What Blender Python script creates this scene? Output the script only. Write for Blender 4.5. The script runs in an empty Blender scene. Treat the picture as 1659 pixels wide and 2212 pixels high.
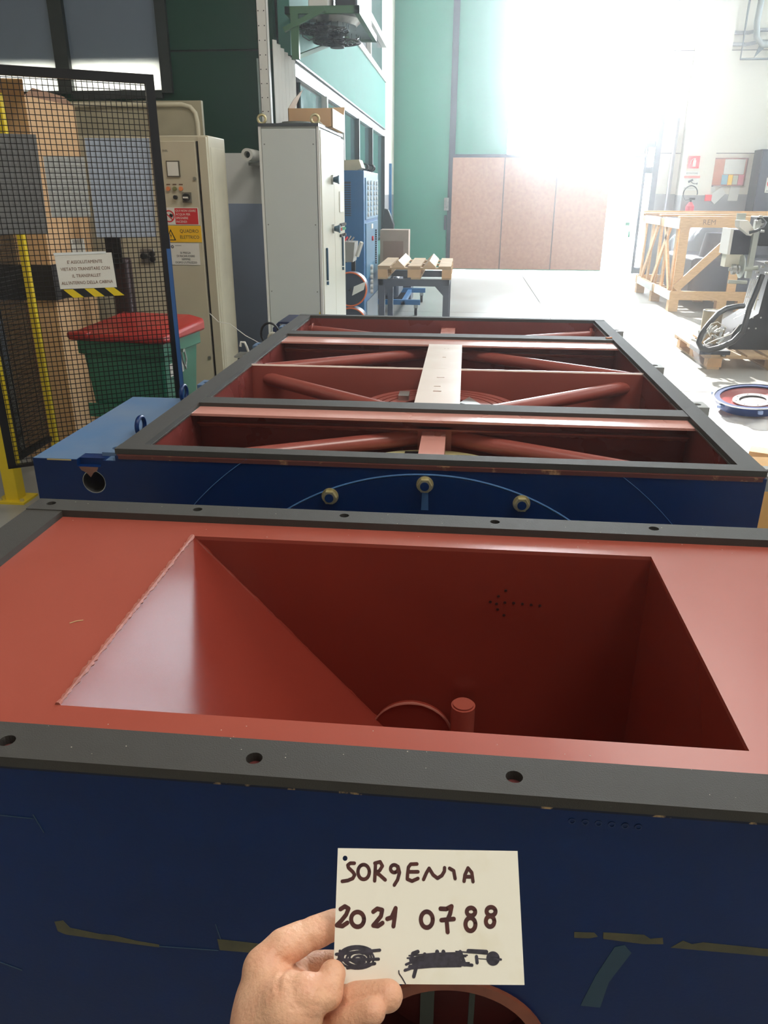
import bpy, bmesh, math, random
from mathutils import Vector, Matrix
random.seed(7)
S = bpy.context.scene
COL = S.collection
PI = math.pi

# ------------------------------------------------------------------ camera
cam = bpy.data.cameras.new('camera'); co = bpy.data.objects.new('camera', cam); COL.objects.link(co)
cam.sensor_fit = 'VERTICAL'; cam.sensor_height = 36.0; cam.sensor_width = 27.0; cam.lens = 27.18
cam.clip_start = 0.02; cam.clip_end = 200
R_ = Vector((0.99503683, 0.09944595, 0.00349412)); U_ = Vector((-0.04114609, 0.37922051, 0.92439104)); F_ = Vector((-0.0906019, 0.9199469, -0.38143019))
cm = Matrix((R_, U_, -F_)).transposed().to_4x4(); cm.translation = (0, 0, 1.65)
co.matrix_world = cm
S.camera = co
HAZE, HAZE_G = .0064, .87
# ------------------------------------------------------------------ sky, exposure
W = bpy.data.worlds.new('overcast_sky'); S.world = W; W.use_nodes = True
bg = W.node_tree.nodes['Background']; bg.inputs[0].default_value = (0.86, 0.94, 1.0, 1); bg.inputs[1].default_value = 45.0
S.view_settings.view_transform = 'Standard'; S.view_settings.look = 'None'; S.view_settings.gamma = 1; S.view_settings.use_curve_mapping = False
S.view_settings.exposure = 0.0
try:
    S.cycles.max_bounces = 7; S.cycles.diffuse_bounces = 4; S.cycles.glossy_bounces = 4; S.cycles.transmission_bounces = 4; S.cycles.volume_bounces = 1
    S.cycles.sample_clamp_indirect = 6.0; S.cycles.use_denoising = True; S.cycles.caustics_reflective = False
except Exception: pass
# ------------------------------------------------------------------ large lights: added unseen fill lights under the ceiling, sky portal in the gateway
def area(name, loc, rot, sx, sy, power, col=(1, .97, .92), portal=False):
    l = bpy.data.lights.new(name, 'AREA'); l.shape = 'RECTANGLE'; l.size = sx; l.size_y = sy; l.energy = power; l.color = col
    o = bpy.data.objects.new(name, l); COL.objects.link(o); o.location = loc; o.rotation_euler = rot
    if portal: l.cycles.is_portal = True
    return o
area('hall_fill', (-1.0, 0.6, 7.9), (0, 0, 0), 3.0, 3.0, 130, (1, .95, .86))
area('hall_fill', (3.2, 0.5, 7.9), (0, 0, 0), 2.6, 2.6, 330, (1, .95, .87))
area('hall_fill', (3.6, 9.0, 7.9), (0, 0, 0), 3.0, 7.0, 300, (1, .97, .92))
area('gateway_portal', (2.05, 18.7, 4.7), (-PI / 2, 0, 0), 2.9, 4.6, 1, portal=True)
sl_ = bpy.data.lights.new('sun', 'SUN'); sl_.energy = 26; sl_.angle = .03; sl_.color = (1, .97, .93)
so = bpy.data.objects.new('sun', sl_); COL.objects.link(so); so.rotation_euler = Vector((.06, -1, -.47)).to_track_quat('-Z', 'Y').to_euler()

# ------------------------------------------------------------------ materials
MATS = {}
def lin(c):
    return tuple(((v / 255) / 12.92 if v / 255 <= 0.04045 else ((v / 255 + 0.055) / 1.055) ** 2.4) for v in c)
def mat(name, rgb, rough=.5, metal=0, var=.12, scale=6, bump=0, bscale=80, spec=.5, rgb2=None, tr=0, emit=0, coat=0, alpha=1, stretch=None, thr=None):
    if name in MATS: return MATS[name]
    m = bpy.data.materials.new(name); m.use_nodes = True; nt = m.node_tree; b = nt.nodes['Principled BSDF']
    c = lin(rgb); c2 = lin(rgb2) if rgb2 else tuple(max(0, v * (1 - var * 2)) for v in c)
    tc = nt.nodes.new('ShaderNodeTexCoord'); vec = tc.outputs['Object']
    if stretch:
        mp = nt.nodes.new('ShaderNodeMapping'); mp.inputs['Scale'].default_value = stretch; nt.links.new(vec, mp.inputs[0]); vec = mp.outputs[0]
    n = nt.nodes.new('ShaderNodeTexNoise'); n.inputs['Scale'].default_value = scale; n.inputs['Detail'].default_value = 5; n.inputs['Roughness'].default_value = .6
    nt.links.new(vec, n.inputs['Vector'])
    r = nt.nodes.new('ShaderNodeValToRGB'); a_, b_ = thr if thr else (.2, .8)
    r.color_ramp.elements[0].position = a_; r.color_ramp.elements[1].position = b_
    r.color_ramp.elements[0].color = (*c2, 1); r.color_ramp.elements[1].color = (*c, 1)
    nt.links.new(n.outputs['Fac'], r.inputs[0]); nt.links.new(r.outputs[0], b.inputs['Base Color'])
    mr = nt.nodes.new('ShaderNodeMapRange'); mr.inputs[3].default_value = max(0, rough - .06); mr.inputs[4].default_value = min(1, rough + .06)
    nt.links.new(n.outputs['Fac'], mr.inputs[0]); nt.links.new(mr.outputs[0], b.inputs['Roughness'])
    b.inputs['Metallic'].default_value = metal; b.inputs['Specular IOR Level'].default_value = spec
    b.inputs['Transmission Weight'].default_value = tr; b.inputs['Coat Weight'].default_value = coat; b.inputs['Coat Roughness'].default_value = .15
    b.inputs['Alpha'].default_value = alpha
    if emit: b.inputs['Emission Color'].default_value = (*c, 1); b.inputs['Emission Strength'].default_value = emit
    if bump:
        n2 = nt.nodes.new('ShaderNodeTexNoise'); n2.inputs['Scale'].default_value = bscale; n2.inputs['Detail'].default_value = 3; nt.links.new(vec, n2.inputs['Vector'])
        bp = nt.nodes.new('ShaderNodeBump'); bp.inputs['Strength'].default_value = bump; bp.inputs['Distance'].default_value = .002
        nt.links.new(n2.outputs['Fac'], bp.inputs['Height']); nt.links.new(bp.outputs[0], b.inputs['Normal'])
    MATS[name] = m; return m
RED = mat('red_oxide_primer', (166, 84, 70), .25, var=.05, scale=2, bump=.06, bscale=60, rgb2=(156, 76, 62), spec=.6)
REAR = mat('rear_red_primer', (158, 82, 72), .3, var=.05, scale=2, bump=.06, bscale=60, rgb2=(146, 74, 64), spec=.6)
REARD = mat('rear_red_shaded', (128, 60, 54), .28, var=.05, scale=2, rgb2=(116, 54, 50))  # darker copy of the rear primer, compartment shade put into the colour
REDD = mat('red_oxide_shaded', (138, 54, 42), .13, var=.06, scale=1.5, rgb2=(128, 48, 38), spec=.6)  # darker copy of the primer, pocket shade put into the colour
WELD = mat('weld_bead', (178, 110, 96), .3, bump=.5, bscale=120)
BLUE = mat('blue_machine_paint', (3, 42, 98), .36, var=.1, scale=2.5, rgb2=(2, 33, 80), spec=.3, bump=.08, bscale=200)
BLUET = mat('blue_sheen_paint', (74, 112, 154), .38, var=.1, scale=4, rgb2=(108, 124, 144), bump=.08, bscale=200)  # lighter, greyer blue: the sheen on top faces is put into the colour
RUB = mat('black_foam_rubber', (62, 60, 56), .72, var=.06, scale=40, bump=.25, bscale=500)
CHIP = mat('chipped_paint_edge', (180, 150, 106), .7, rgb2=(8, 24, 52), scale=26, thr=(.60, .66))
TAPE = mat('tape_residue', (98, 92, 66), .7, rgb2=(66, 68, 58), scale=30)
SCR = mat('light_scratch', (70, 116, 168), .6)
STEEL = mat('bare_steel', (196, 198, 196), .3, metal=.9, rgb2=(150, 150, 146), scale=20)
ZINC = mat('yellow_zinc', (226, 216, 176), .3, metal=.6, rgb2=(190, 176, 120), scale=60)
DARK = mat('dark_cavity', (14, 12, 12), .9)
BLACKP = mat('black_plastic', (26, 26, 30), .4)
BLACKM = mat('black_painted_steel', (18, 19, 26), .4, spec=.35)
BEIGE = mat('beige_enamel', (196, 188, 164), .45, var=.05, bump=.08, bscale=200)
GREYCAB = mat('light_grey_enamel', (200, 206, 204), .42, var=.02)
GREYDOOR = mat('cream_grey_enamel', (206, 204, 188), .3, var=.03)
WHITE = mat('white_paint', (226, 226, 222), .6, var=.03, spec=.25)
PAPER = mat('white_paper', (226, 224, 216), .65, var=.02)
CARDP = mat('ivory_card', (238, 234, 220), .5, rgb2=(228, 220, 196), scale=18, thr=(.25, .45))
INK = mat('brown_black_ink', (48, 22, 30), .5, rgb2=(92, 44, 34), scale=160)
INKK = mat('black_ink', (24, 22, 28), .5, rgb2=(74, 70, 84), scale=260)
INKT = mat('print_ink', (40, 40, 44), .6)
INKO = mat('sign_brown_ink', (120, 80, 60), .6)
TEALW = mat('teal_green_cladding', (84, 132, 122), .75, var=.05, scale=2, rgb2=(74, 122, 112), spec=.12)
DGREEN = mat('dark_green_cladding', (12, 60, 44), .45, var=.06, scale=2, spec=.25)
GDOOR = mat('green_gate_paint', (74, 148, 128), .5, var=.04, scale=2)
GANGLE = mat('green_angle_paint', (70, 112, 80), .45)
WALLC = mat('cream_wall', (226, 220, 206), .85, var=.03, scale=1.5, bump=.2, bscale=60)
WALLB = mat('grey_blue_dado', (150, 164, 190), .6, var=.05, scale=2)
WALLG = mat('grey_dado', (140, 138, 140), .6, var=.05, scale=2)
CEIL = mat('ceiling_paint', (150, 150, 146), .9)
CONC = mat('polished_concrete', (164, 164, 160), .32, var=.12, scale=1.2, rgb2=(138, 136, 128), bump=.12, bscale=30)
JOINT = mat('slab_joint', (50, 46, 42), .9)
OSB = mat('brown_board', (204, 158, 136), .7, var=.1, scale=14, rgb2=(180, 132, 112), bump=.3, bscale=40)
WOOD = mat('pine_wood', (214, 174, 122), .65, rgb2=(184, 140, 92), scale=4, stretch=(3, 3, 14), bump=.2, bscale=30)
WOODP = mat('pallet_wood', (206, 176, 136), .7, rgb2=(164, 128, 92), scale=5, bump=.3, bscale=40)
CARDB = mat('cardboard', (206, 168, 126), .8, var=.04, scale=3, rgb2=(196, 156, 114))
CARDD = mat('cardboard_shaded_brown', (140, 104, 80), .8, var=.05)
YEL = mat('yellow_paint', (226, 196, 30), .45, var=.06)
BINR = mat('red_bin_plastic', (176, 40, 36), .35, var=.06)
BING = mat('green_bin_plastic', (44, 118, 92), .38, var=.05)
SGREY = mat('grey_sheet', (150, 152, 154), .45, var=.05)
SWHITE = mat('white_sheet', (226, 230, 230), .4, var=.03)
SBLUE = mat('bluish_galvanised_sheet', (210, 222, 242), .3, metal=.15, var=.05)
CABB = mat('blue_cabinet_paint', (30, 98, 150), .4, var=.05)
CABL = mat('light_blue_panel', (120, 160, 190), .35, var=.05)
SIGNR = mat('sign_red', (206, 30, 40), .4, var=.02)
SIGNY = mat('sign_yellow', (244, 190, 10), .4, var=.02)
ORANGE = mat('orange_lamp', (232, 140, 90), .35)
CORK = mat('cork', (186, 116, 88), .8)
PINK = mat('pink_paper', (226, 130, 140), .7)
CYANP = mat('cyan_paper', (150, 190, 205), .7)
FRAMEB = mat('dark_window_frame', (24, 34, 34), .45)
FABB = mat('dark_blue_steel', (50, 58, 76), .45)
SKIN = mat('skin', (226, 176, 144), .48, rgb2=(216, 156, 126), scale=55, bump=.35, bscale=420, thr=(.3, .6))
SKIN.node_tree.nodes['Principled BSDF'].inputs['Subsurface Weight'].default_value = .12
SKIN.node_tree.nodes['Principled BSDF'].inputs['Subsurface Radius'].default_value = (.01, .004, .002)
PALE = mat('pale_green_yellow_plate', (196, 190, 140), .5, rgb2=(170, 164, 120), scale=8)
SHINY = mat('sheen_pale_red_plate', (212, 150, 138), .27, var=.01, scale=.8, spec=1.0)  # base colour lightened to carry the white shine on the flanges
PLANK = mat('sheen_pale_pink_plate', (238, 218, 208), .3, rgb2=(226, 200, 188), scale=8, spec=1.0)  # near-white base holds the shine on the plank and plate edge
def glass(name, rgb, rough=.05, w=.9):
    m = mat(name, rgb, rough, tr=w, var=.01); m.node_tree.nodes['Principled BSDF'].inputs['IOR'].default_value = 1.2; return m
POLY = bpy.data.materials.new('polycarbonate_sheet'); POLY.use_nodes = True
nt = POLY.node_tree; nt.nodes.clear(); out = nt.nodes.new('ShaderNodeOutputMaterial'); mx = nt.nodes.new('ShaderNodeMixShader'); tl = nt.nodes.new('ShaderNodeBsdfTranslucent'); pr = nt.nodes.new('ShaderNodeBsdfPrincipled')
tl.inputs[0].default_value = (.75, .78, .74, 1); pr.inputs['Base Color'].default_value = (.19, .25, .35, 1); pr.inputs['Roughness'].default_value = .22; pr.inputs['Specular IOR Level'].default_value = .8
mx.inputs[0].default_value = .62; nt.links.new(tl.outputs[0], mx.inputs[1]); nt.links.new(pr.outputs[0], mx.inputs[2]); nt.links.new(mx.outputs[0], out.inputs[0])
TRANSL = bpy.data.materials.new('translucent_white_strip'); TRANSL.use_nodes = True
nt = TRANSL.node_tree; nt.nodes.clear(); out = nt.nodes.new('ShaderNodeOutputMaterial'); mx = nt.nodes.new('ShaderNodeMixShader'); tl = nt.nodes.new('ShaderNodeBsdfTranslucent'); pr = nt.nodes.new('ShaderNodeBsdfDiffuse')
tl.inputs[0].default_value = (.8, .95, .92, 1); pr.inputs[0].default_value = (.8, .9, .9, 1); mx.inputs[0].default_value = .5
nt.links.new(tl.outputs[0], mx.inputs[1]); nt.links.new(pr.outputs[0], mx.inputs[2]); nt.links.new(mx.outputs[0], out.inputs[0])
MILKY = bpy.data.materials.new('milky_pane'); MILKY.use_nodes = True
nt = MILKY.node_tree; nt.nodes.clear(); out = nt.nodes.new('ShaderNodeOutputMaterial'); tl = nt.nodes.new('ShaderNodeBsdfTranslucent'); tl.inputs[0].default_value = (.12, .132, .136, 1); nt.links.new(tl.outputs[0], out.inputs[0])
FILM = mat('clear_stretch_film', (150, 162, 184), .18, tr=.0, alpha=.2, var=.05, scale=8, bump=1.0, bscale=14)
TUBE = mat('lamp_tube', (255, 252, 240), .4, emit=55)

# ------------------------------------------------------------------ mesh helpers
class MB:
    def __init__(s): s.v = []; s.f = []; s.sm = []
    def add(s, vs, fs, smooth=False):
        b = len(s.v); s.v += [tuple(v) for v in vs]; s.f += [tuple(b + i for i in f) for f in fs]; s.sm += [smooth] * len(fs); return s
    def box(s, x0, x1, y0, y1, z0, z1, M=None):
        vs = [Vector(p) for p in ((x0, y0, z0), (x1, y0, z0), (x1, y1, z0), (x0, y1, z0), (x0, y0, z1), (x1, y0, z1), (x1, y1, z1), (x0, y1, z1))]
        if M is not None: vs = [M @ v for v in vs]
        return s.add(vs, [(0, 3, 2, 1), (4, 5, 6, 7), (0, 1, 5, 4), (1, 2, 6, 5), (2, 3, 7, 6), (3, 0, 4, 7)])
    def bar(s, a, b, w, h=None, up=(0, 0, 1), roll=0):
        a = Vector(a); b = Vector(b); d = (b - a); L = d.length; d.normalize(); h = h or w
        up = Vector(up)
        if abs(d.dot(up)) > .98: up = Vector((1, 0, 0))
        x = d.cross(up).normalized(); z = x.cross(d)
        if roll: q = Matrix.Rotation(roll, 3, d); x = q @ x; z = q @ z
        M = Matrix((x, d, z)).transposed().to_4x4(); M.translation = a
        return s.box(-w / 2, w / 2, 0, L, -h / 2, h / 2, M)
    def cyl(s, a, b, r, n=20, r2=None, cap=True, hollow=0):
        a = Vector(a); b = Vector(b); d = (b - a).normalized(); r2 = r if r2 is None else r2
        up = Vector((0, 0, 1)) if abs(d.z) < .9 else Vector((1, 0, 0)); x = d.cross(up).normalized(); y = d.cross(x)
        ring = lambda c, rr: [c + (x * math.cos(2 * PI * i / n) + y * math.sin(2 * PI * i / n)) * rr for i in range(n)]
        vs = ring(a, r) + ring(b, r2); fs = [(i, (i + 1) % n, n + (i + 1) % n, n + i) for i in range(n)]
        s.add(vs, fs, True)
        if hollow:
            vs2 = ring(a, r) + ring(a, hollow) + ring(b, r2) + ring(b, hollow)
            s.add(vs2, [(i, n + i, n + (i + 1) % n, (i + 1) % n) for i in range(n)] + [(2 * n + i, 2 * n + (i + 1) % n, 3 * n + (i + 1) % n, 3 * n + i) for i in range(n)])
            s.add(ring(a, hollow) + ring(b, hollow), [(i, n + i, n + (i + 1) % n, (i + 1) % n) for i in range(n)], True)
        elif cap:
            s.add(ring(a, r), [tuple(range(n))[::-1]]); s.add(ring(b, r2), [tuple(range(n))])
        return s
    def tube(s, pts, r, n=8, closed=False, jit=0):
        pts = [Vector(p) for p in pts]; m = len(pts); rings = []; px = None
        for i, p in enumerate(pts):
            if closed: d = pts[(i + 1) % m] - pts[i - 1]
            else: d = pts[min(i + 1, m - 1)] - pts[max(i - 1, 0)]
            d.normalize()
            if px is None:
                up = Vector((0, 0, 1)) if abs(d.z) < .9 else Vector((1, 0, 0)); x = d.cross(up).normalized()
            else: x = (px - d * px.dot(d)).normalized()
            px = x; y = d.cross(x); rr = (r[i] if isinstance(r, (list, tuple)) else r) * (1 + random.uniform(-jit, jit))
            rings.append([p + (x * math.cos(2 * PI * k / n) + y * math.sin(2 * PI * k / n)) * rr for k in range(n)])
        vs = [v for q in rings for v in q]; fs = []
        for i in range(m if closed else m - 1):
            j = (i + 1) % m
            for k in range(n): fs.append((i * n + k, i * n + (k + 1) % n, j * n + (k + 1) % n, j * n + k))
        s.add(vs, fs, True)
        if not closed: s.add(rings[0], [tuple(range(n))[::-1]]); s.add(rings[-1], [tuple(range(n))])
        return s
    def prism(s, pts, vec, M=None):
        vs = [Vector(p) for p in pts]; v2 = [p + Vector(vec) for p in vs]; n = len(vs)
        al = vs + v2
        if M is not None: al = [M @ v for v in al]
        return s.add(al, [tuple(range(n))[::-1], tuple(range(n, 2 * n))] + [(i, (i + 1) % n, n + (i + 1) % n, n + i) for i in range(n)])
    def ringd(s, c, r0, r1, ax, th, n=40):       # flat washer, axis ax
        c = Vector(c); ax = Vector(ax).normalized(); return s.cyl(c, c + ax * th, r1, n, hollow=r0)
    def build(s, name, m, parent=None, bevel=0, label=None, kind=None):
        me = bpy.data.meshes.new(name); me.from_pydata(s.v, [], s.f)
        for p, q in zip(me.polygons, s.sm): p.use_smooth = q
        me.update(); bm = bmesh.new(); bm.from_mesh(me); bmesh.ops.recalc_face_normals(bm, faces=bm.faces); bm.to_mesh(me); bm.free()
        try: me.set_sharp_from_angle(angle=.9)
        except Exception: pass
        me.materials.append(m); o = bpy.data.objects.new(name, me); COL.objects.link(o)
        if parent is not None: o.parent = parent; o.matrix_parent_inverse = parent_inv(parent)
        if bevel:
            b = o.modifiers.new('bevel', 'BEVEL'); b.width = bevel; b.segments = 2; b.limit_method = 'ANGLE'; b.angle_limit = .8
        if label: o['label'] = label
        if kind: o['kind'] = kind
        return o
def parent_inv(p):
    M = p.matrix_basis.copy(); q = p
    while q.parent: M = q.parent.matrix_basis @ q.matrix_parent_inverse @ M; q = q.parent
    return M.inverted()
def thing(name, label, cat, loc=(0, 0, 0), group=None):
    o = bpy.data.objects.new(name, None); o.empty_display_size = .1; COL.objects.link(o); o.location = loc
    o['label'] = label; o['category'] = cat
    if group: o['group'] = group
    return o
def tag(o, label, cat, group=None):
    o['label'] = label; o['category'] = cat
    if group: o['group'] = group
    return o
def struct(o): o['kind'] = 'structure'; return o
def B(*a): return MB().box(*a)
def cut(o, cutter):
    cm_ = cutter.build('cutter', DARK); md = o.modifiers.new('cut', 'BOOLEAN'); md.object = cm_; md.operation = 'DIFFERENCE'; md.solver = 'EXACT'
    dg = bpy.context.evaluated_depsgraph_get(); dg.update(); me = bpy.data.meshes.new_from_object(o.evaluated_get(dg))
    o.modifiers.remove(md); old = o.data; o.data = me; me.name = old.name; bpy.data.meshes.remove(old)
    for p in me.polygons: p.use_smooth = False
    bpy.data.objects.remove(cm_, do_unlink=True); return o
def text(body, size, M, m, parent, name='lettering', align='LEFT', ext=.0004, sx=1, spacing=1.0):
    c = bpy.data.curves.new('t', 'FONT'); c.body = body; c.size = size; c.align_x = align; c.extrude = ext; c.space_line = spacing; c.resolution_u = 2
    o = bpy.data.objects.new('t', c); COL.objects.link(o); bpy.context.view_layer.update()
    me = bpy.data.meshes.new_from_object(o.evaluated_get(bpy.context.evaluated_depsgraph_get())); bpy.data.objects.remove(o, do_unlink=True)
    me.transform(M @ Matrix.Scale(sx, 4, (1, 0, 0))); me.materials.clear(); me.materials.append(m)
    q = bpy.data.objects.new(name, me); COL.objects.link(q)
    if parent is not None: q.parent = parent; q.matrix_parent_inverse = parent_inv(parent)
    return q
def frame(o, x, y):      # matrix with given origin, x axis and y axis
    x = Vector(x).normalized(); z = x.cross(Vector(y)).normalized(); y = z.cross(x)
    M = Matrix((x, y, z)).transposed().to_4x4(); M.translation = o; return M
XZ = lambda x, y, z: frame((x, y, z), (1, 0, 0), (0, 0, 1))

# ================================================================== SETTING
fl = struct(B(-7.2, 9.2, -6.2, 18.6, -.2, -.012).build('floor', JOINT))
xs = [-7.2, -2.9, 1.25, 5.2, 9.2]; ys = [-6.2, -2.0, 2.6, 7.12, 11.9, 18.6]
for i in range(4):
    for j in range(5):
        B(xs[i] + .006, xs[i + 1] - .006, ys[j] + .006, ys[j + 1] - .006, -.012, 0).build('slab', CONC, fl)
yard = struct(B(-14, 20, 18.62, 60, -.2, -.02).build('trim_1', mat('yard_asphalt', (200, 198, 190), .8))); yard['label'] = 'bright yard paving outside the gateway'
struct(B(-7.2, 9.2, -6.2, 18.9, 8.0, 8.1).build('ceiling', CEIL))
struct(MB().box(-7.2, 9.2, -6.3, -6.2, 0, 8).build('wall_front', WALLC))
struct(MB().box(9.2, 9.3, -6.3, 18.9, 0, 2.4).box(9.2, 9.3, -6.3, 18.9, 7.4, 8).box(9.2, 9.3, -6.3, 6.0, 2.4, 7.4).box(9.2, 9.3, 18.2, 18.9, 2.4, 7.4).build('wall_right', WALLC))
ww = struct(MB().box(9.2, 9.3, 9.45, 9.55, 2.4, 7.4).box(9.2, 9.3, 13.45, 13.55, 2.4, 7.4).box(9.2, 9.3, 6, 18.2, 4.87, 4.93).build('window_10', FRAMEB)); MB().add([(9.25, 6, 2.4), (9.25, 18.2, 2.4), (9.25, 18.2, 7.4), (9.25, 6, 7.4)], [(0, 1, 2, 3)]).build('pane', MILKY, ww)
struct(MB().box(-7.3, -7.2, -6.3, 18.9, 0, 8).build('wall_left', WALLC))
# back wall, left and right of the gateway, panels with joints
wb = struct(B(-7.2, -1.72, 18.5, 18.8, 0, 8).build('wall_back', WALLC))
for a, z0, z1 in ((0, 1.65, 2.44), (0, 2.455, 4.32), (0, 4.335, 8)):
    B(3.98, 9.2, 18.5, 18.8, z0, z1).build('wall_panel', WALLC, wb)
B(3.98, 9.2, 18.5, 18.8, 0, 1.65).build('dado', WALLG, wb)
B(3.98, 9.2, 18.52, 18.8, 1.6, 8).build('panel_joint', mat('joint_grey', (120, 116, 112), .9), wb)
B(-1.72, 3.98, 18.5, 18.8, 7.0, 8).build('lintel', WALLC, wb)
B(-1.98, -1.83, 18.1, 18.5, 1.62, 8).build('jamb_upper', WALLC, wb)
B(-1.98, -1.70, 18.12, 18.5, 0, 1.62).build('jamb_dado', WALLG, wb)
B(-1.83, -1.70, 18.2, 18.5, 1.62, 8).build('gateway_stop', WHITE, wb)
pil = struct(B(4.44, 5.0, 17.9, 18.5, 1.63, 8).build('trim_2', WALLC)); pil['label'] = 'cream concrete pillar right of the gateway'
B(4.44, 5.0, 17.9, 18.5, 0, 1.63).build('dado', WALLG, pil)
B(4.25, 4.30, 18.35, 18.5, .3, 3.1).build('rail', mat('rail_grey', (150, 148, 156), .5), pil)

# gate leaf 1 (green, plain) and leaf 2 (green, open in its upper part)
d1 = thing('door_1', 'x', 'x', (-1.0, 18.3, 0)); del d1['label']; del d1['category']; struct(d1)
B(-1.64, -.43, 18.28, 18.34, .05, 7.0).build('panel', GDOOR, d1)
MB().box(-1.70, -1.64, 18.25, 18.36, .02, 7.02).box(-.43, -.36, 18.25, 18.36, .02, 7.02).build('door_frame', FABB, d1)
for z in (1.0, 3.3, 5.1): MB().box(-1.75, -1.64, 18.2, 18.27, z, z + .16).build('hinge', FABB, d1)
h = MB().box(-.5, -.4, 18.2, 18.26, 1.3, 1.56).build('lock_plate', STEEL, d1); MB().tube([(-.45, 18.2, 1.5), (-.45, 18.12, 1.5), (-.45, 18.12, 1.36), (-.45, 18.2, 1.36)], .012).build('handle', STEEL, h)
MB().box(-.49, -.44, 18.2, 18.26, .9, 1.2).build('bolt_lever', FABB, d1)
d2 = thing('door_2', 'x', 'x', (1.7, 18.3, 0)); del d2['label']; del d2['category']; struct(d2)
B(-.30, .80, 18.28, 18.34, 2.36, 7.0).build('panel', GDOOR, d2)
B(3.36, 3.66, 18.28, 18.34, 2.36, 7.0).build('panel', GDOOR, d2)
B(-.30, 3.0, 18.3, 18.34, .06, 2.36).build('backing_panel', GDOOR, d2)
MB().box(-.36, -.30, 18.25, 18.36, .02, 7.02).box(-.30, 3.66, 18.26, 18.36, 2.36, 2.42).box(3.66, 3.72, 18.25, 18.36, .02, 7.02).box(-.3, 3.66, 18.26, 18.36, 6.96, 7.02).build('door_frame', FABB, d2)
for i in range(3):
    B(-.34 + i * 1.115, -.34 + i * 1.115 + 1.095, 18.2, 18.235, .09, 2.355).build('board', OSB, d2)
for x in (.752, 1.867): B(x, x + .024, 18.19, 18.24, .09, 2.36).build('batten', mat('batten_brown', (120, 96, 90), .7), d2)
wd = B(3.03, 3.64, 18.28, 18.33, .05, 2.36).build('wicket_door', TRANSL, d2)
MB().box(3.42, 3.50, 18.2, 18.28, 1.02, 1.08).box(3.5, 3.53, 18.2, 18.28, .78, .90).build('handle', mat('green_handle', (60, 140, 110), .4), wd)
# folded outer strip beyond the leaf: two dark posts with daylight slit between them
d3 = thing('door_3', 'x', 'x', (3.85, 18.3, 0)); del d3['label']; del d3['category']; struct(d3)
B(3.86, 3.98, 18.28, 18.45, 0, 7.9).build('post', FABB, d3)
for z in (2.05, 2.55, .02): B(3.72, 3.86, 18.3, 18.38, z, z + .13).build('hinge', FABB, d3)

# thin even haze volume, added for the bloom around the bright gateway
hz = bpy.data.materials.new('glow_haze'); hz.use_nodes = True; nt = hz.node_tree; nt.nodes.clear()
out = nt.nodes.new('ShaderNodeOutputMaterial'); vs_ = nt.nodes.new('ShaderNodeVolumeScatter'); vs_.inputs['Density'].default_value = HAZE; vs_.inputs['Anisotropy'].default_value = HAZE_G; vs_.inputs['Color'].default_value = (.97, .98, 1, 1)
nt.links.new(vs_.outputs[0], out.inputs['Volume'])
air = B(-7.19, 9.28, -6.25, 18.72, -.1, 8.05).build('glow_haze', hz); air['kind'] = 'stuff'; air['label'] = 'thin bright haze filling the hall, added for the gateway glow'; air['category'] = 'haze'

# left end of the hall: painted low wall, green cabin front and windows
wl = struct(B(-7.2, -1.62, 7.14, 7.24, 1.96, 2.0).build('wall_cabin', DGREEN))
B(-7.2, -1.62, 7.10, 7.3, 1.56, 1.96).build('plaster', WHITE, wl); B(-7.2, -1.62, 7.09, 7.3, 0, 1.56).build('dado', WALLB, wl)
B(-2.49, -1.62, 7.14, 7.24, 2.0, 2.72).build('cladding', DGREEN, wl); B(-2.49, -1.62, 7.14, 7.24, 2.735, 8).build('cladding', DGREEN, wl)
B(-7.2, -2.49, 7.14, 7.24, 2.0, 2.42).build('cladding', DGREEN, wl); B(-7.2, -2.49, 7.14, 7.24, 3.7, 8).build('cladding', DGREEN, wl)
B(-2.49, -1.62, 7.16, 7.22, 2.71, 2.75).build('seam', FRAMEB, wl)
for i, (a, b) in enumerate(((-2.58, -3.36), (-3.48, -4.26), (-4.38, -5.16))):
    w = struct(MB().box(b - .06, b, 7.1, 7.2, 2.42, 3.7).box(a, a + .06 if i else a + .09, 7.1, 7.2, 2.42, 3.7).box(b, a, 7.1, 7.2, 2.38, 2.44).box(b, a, 7.1, 7.2, 3.64, 3.7).build('window_%d' % (i + 1), FRAMEB))
    MB().add([(b, 7.15, 2.44), (a, 7.15, 2.44), (a, 7.15, 3.64), (b, 7.15, 3.64)], [(0, 1, 2, 3)]).build('pane', POLY, w)
B(-7.2, -2.3, 8.6, 8.65, 0, 7.9).build('cabin_backdrop', mat('cabin_dark', (60, 62, 64), .8), wl)
for x, w_ in ((-3.0, 'right'), (-3.9, 'second'), (-4.8, 'far left')):
    t = thing('fluorescent_lamp', 'fluorescent tube glowing behind the %s cabin window pane' % w_, 'lamp', (x, 7.26, 2.6), 'tubes behind the cabin windows')
    MB().cyl((x - .4, 7.26, 2.53), (x + .4, 7.26, 2.53), .018, 10).build('tube', TUBE, t)
    MB().box(x - .42, x + .42, 7.2, 7.32, 2.60, 2.63).box(x - .42, x - .40, 7.24, 7.28, 2.50, 2.60).box(x + .40, x + .42, 7.24, 7.28, 2.50, 2.60).build('fitting', WHITE, t)

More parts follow.
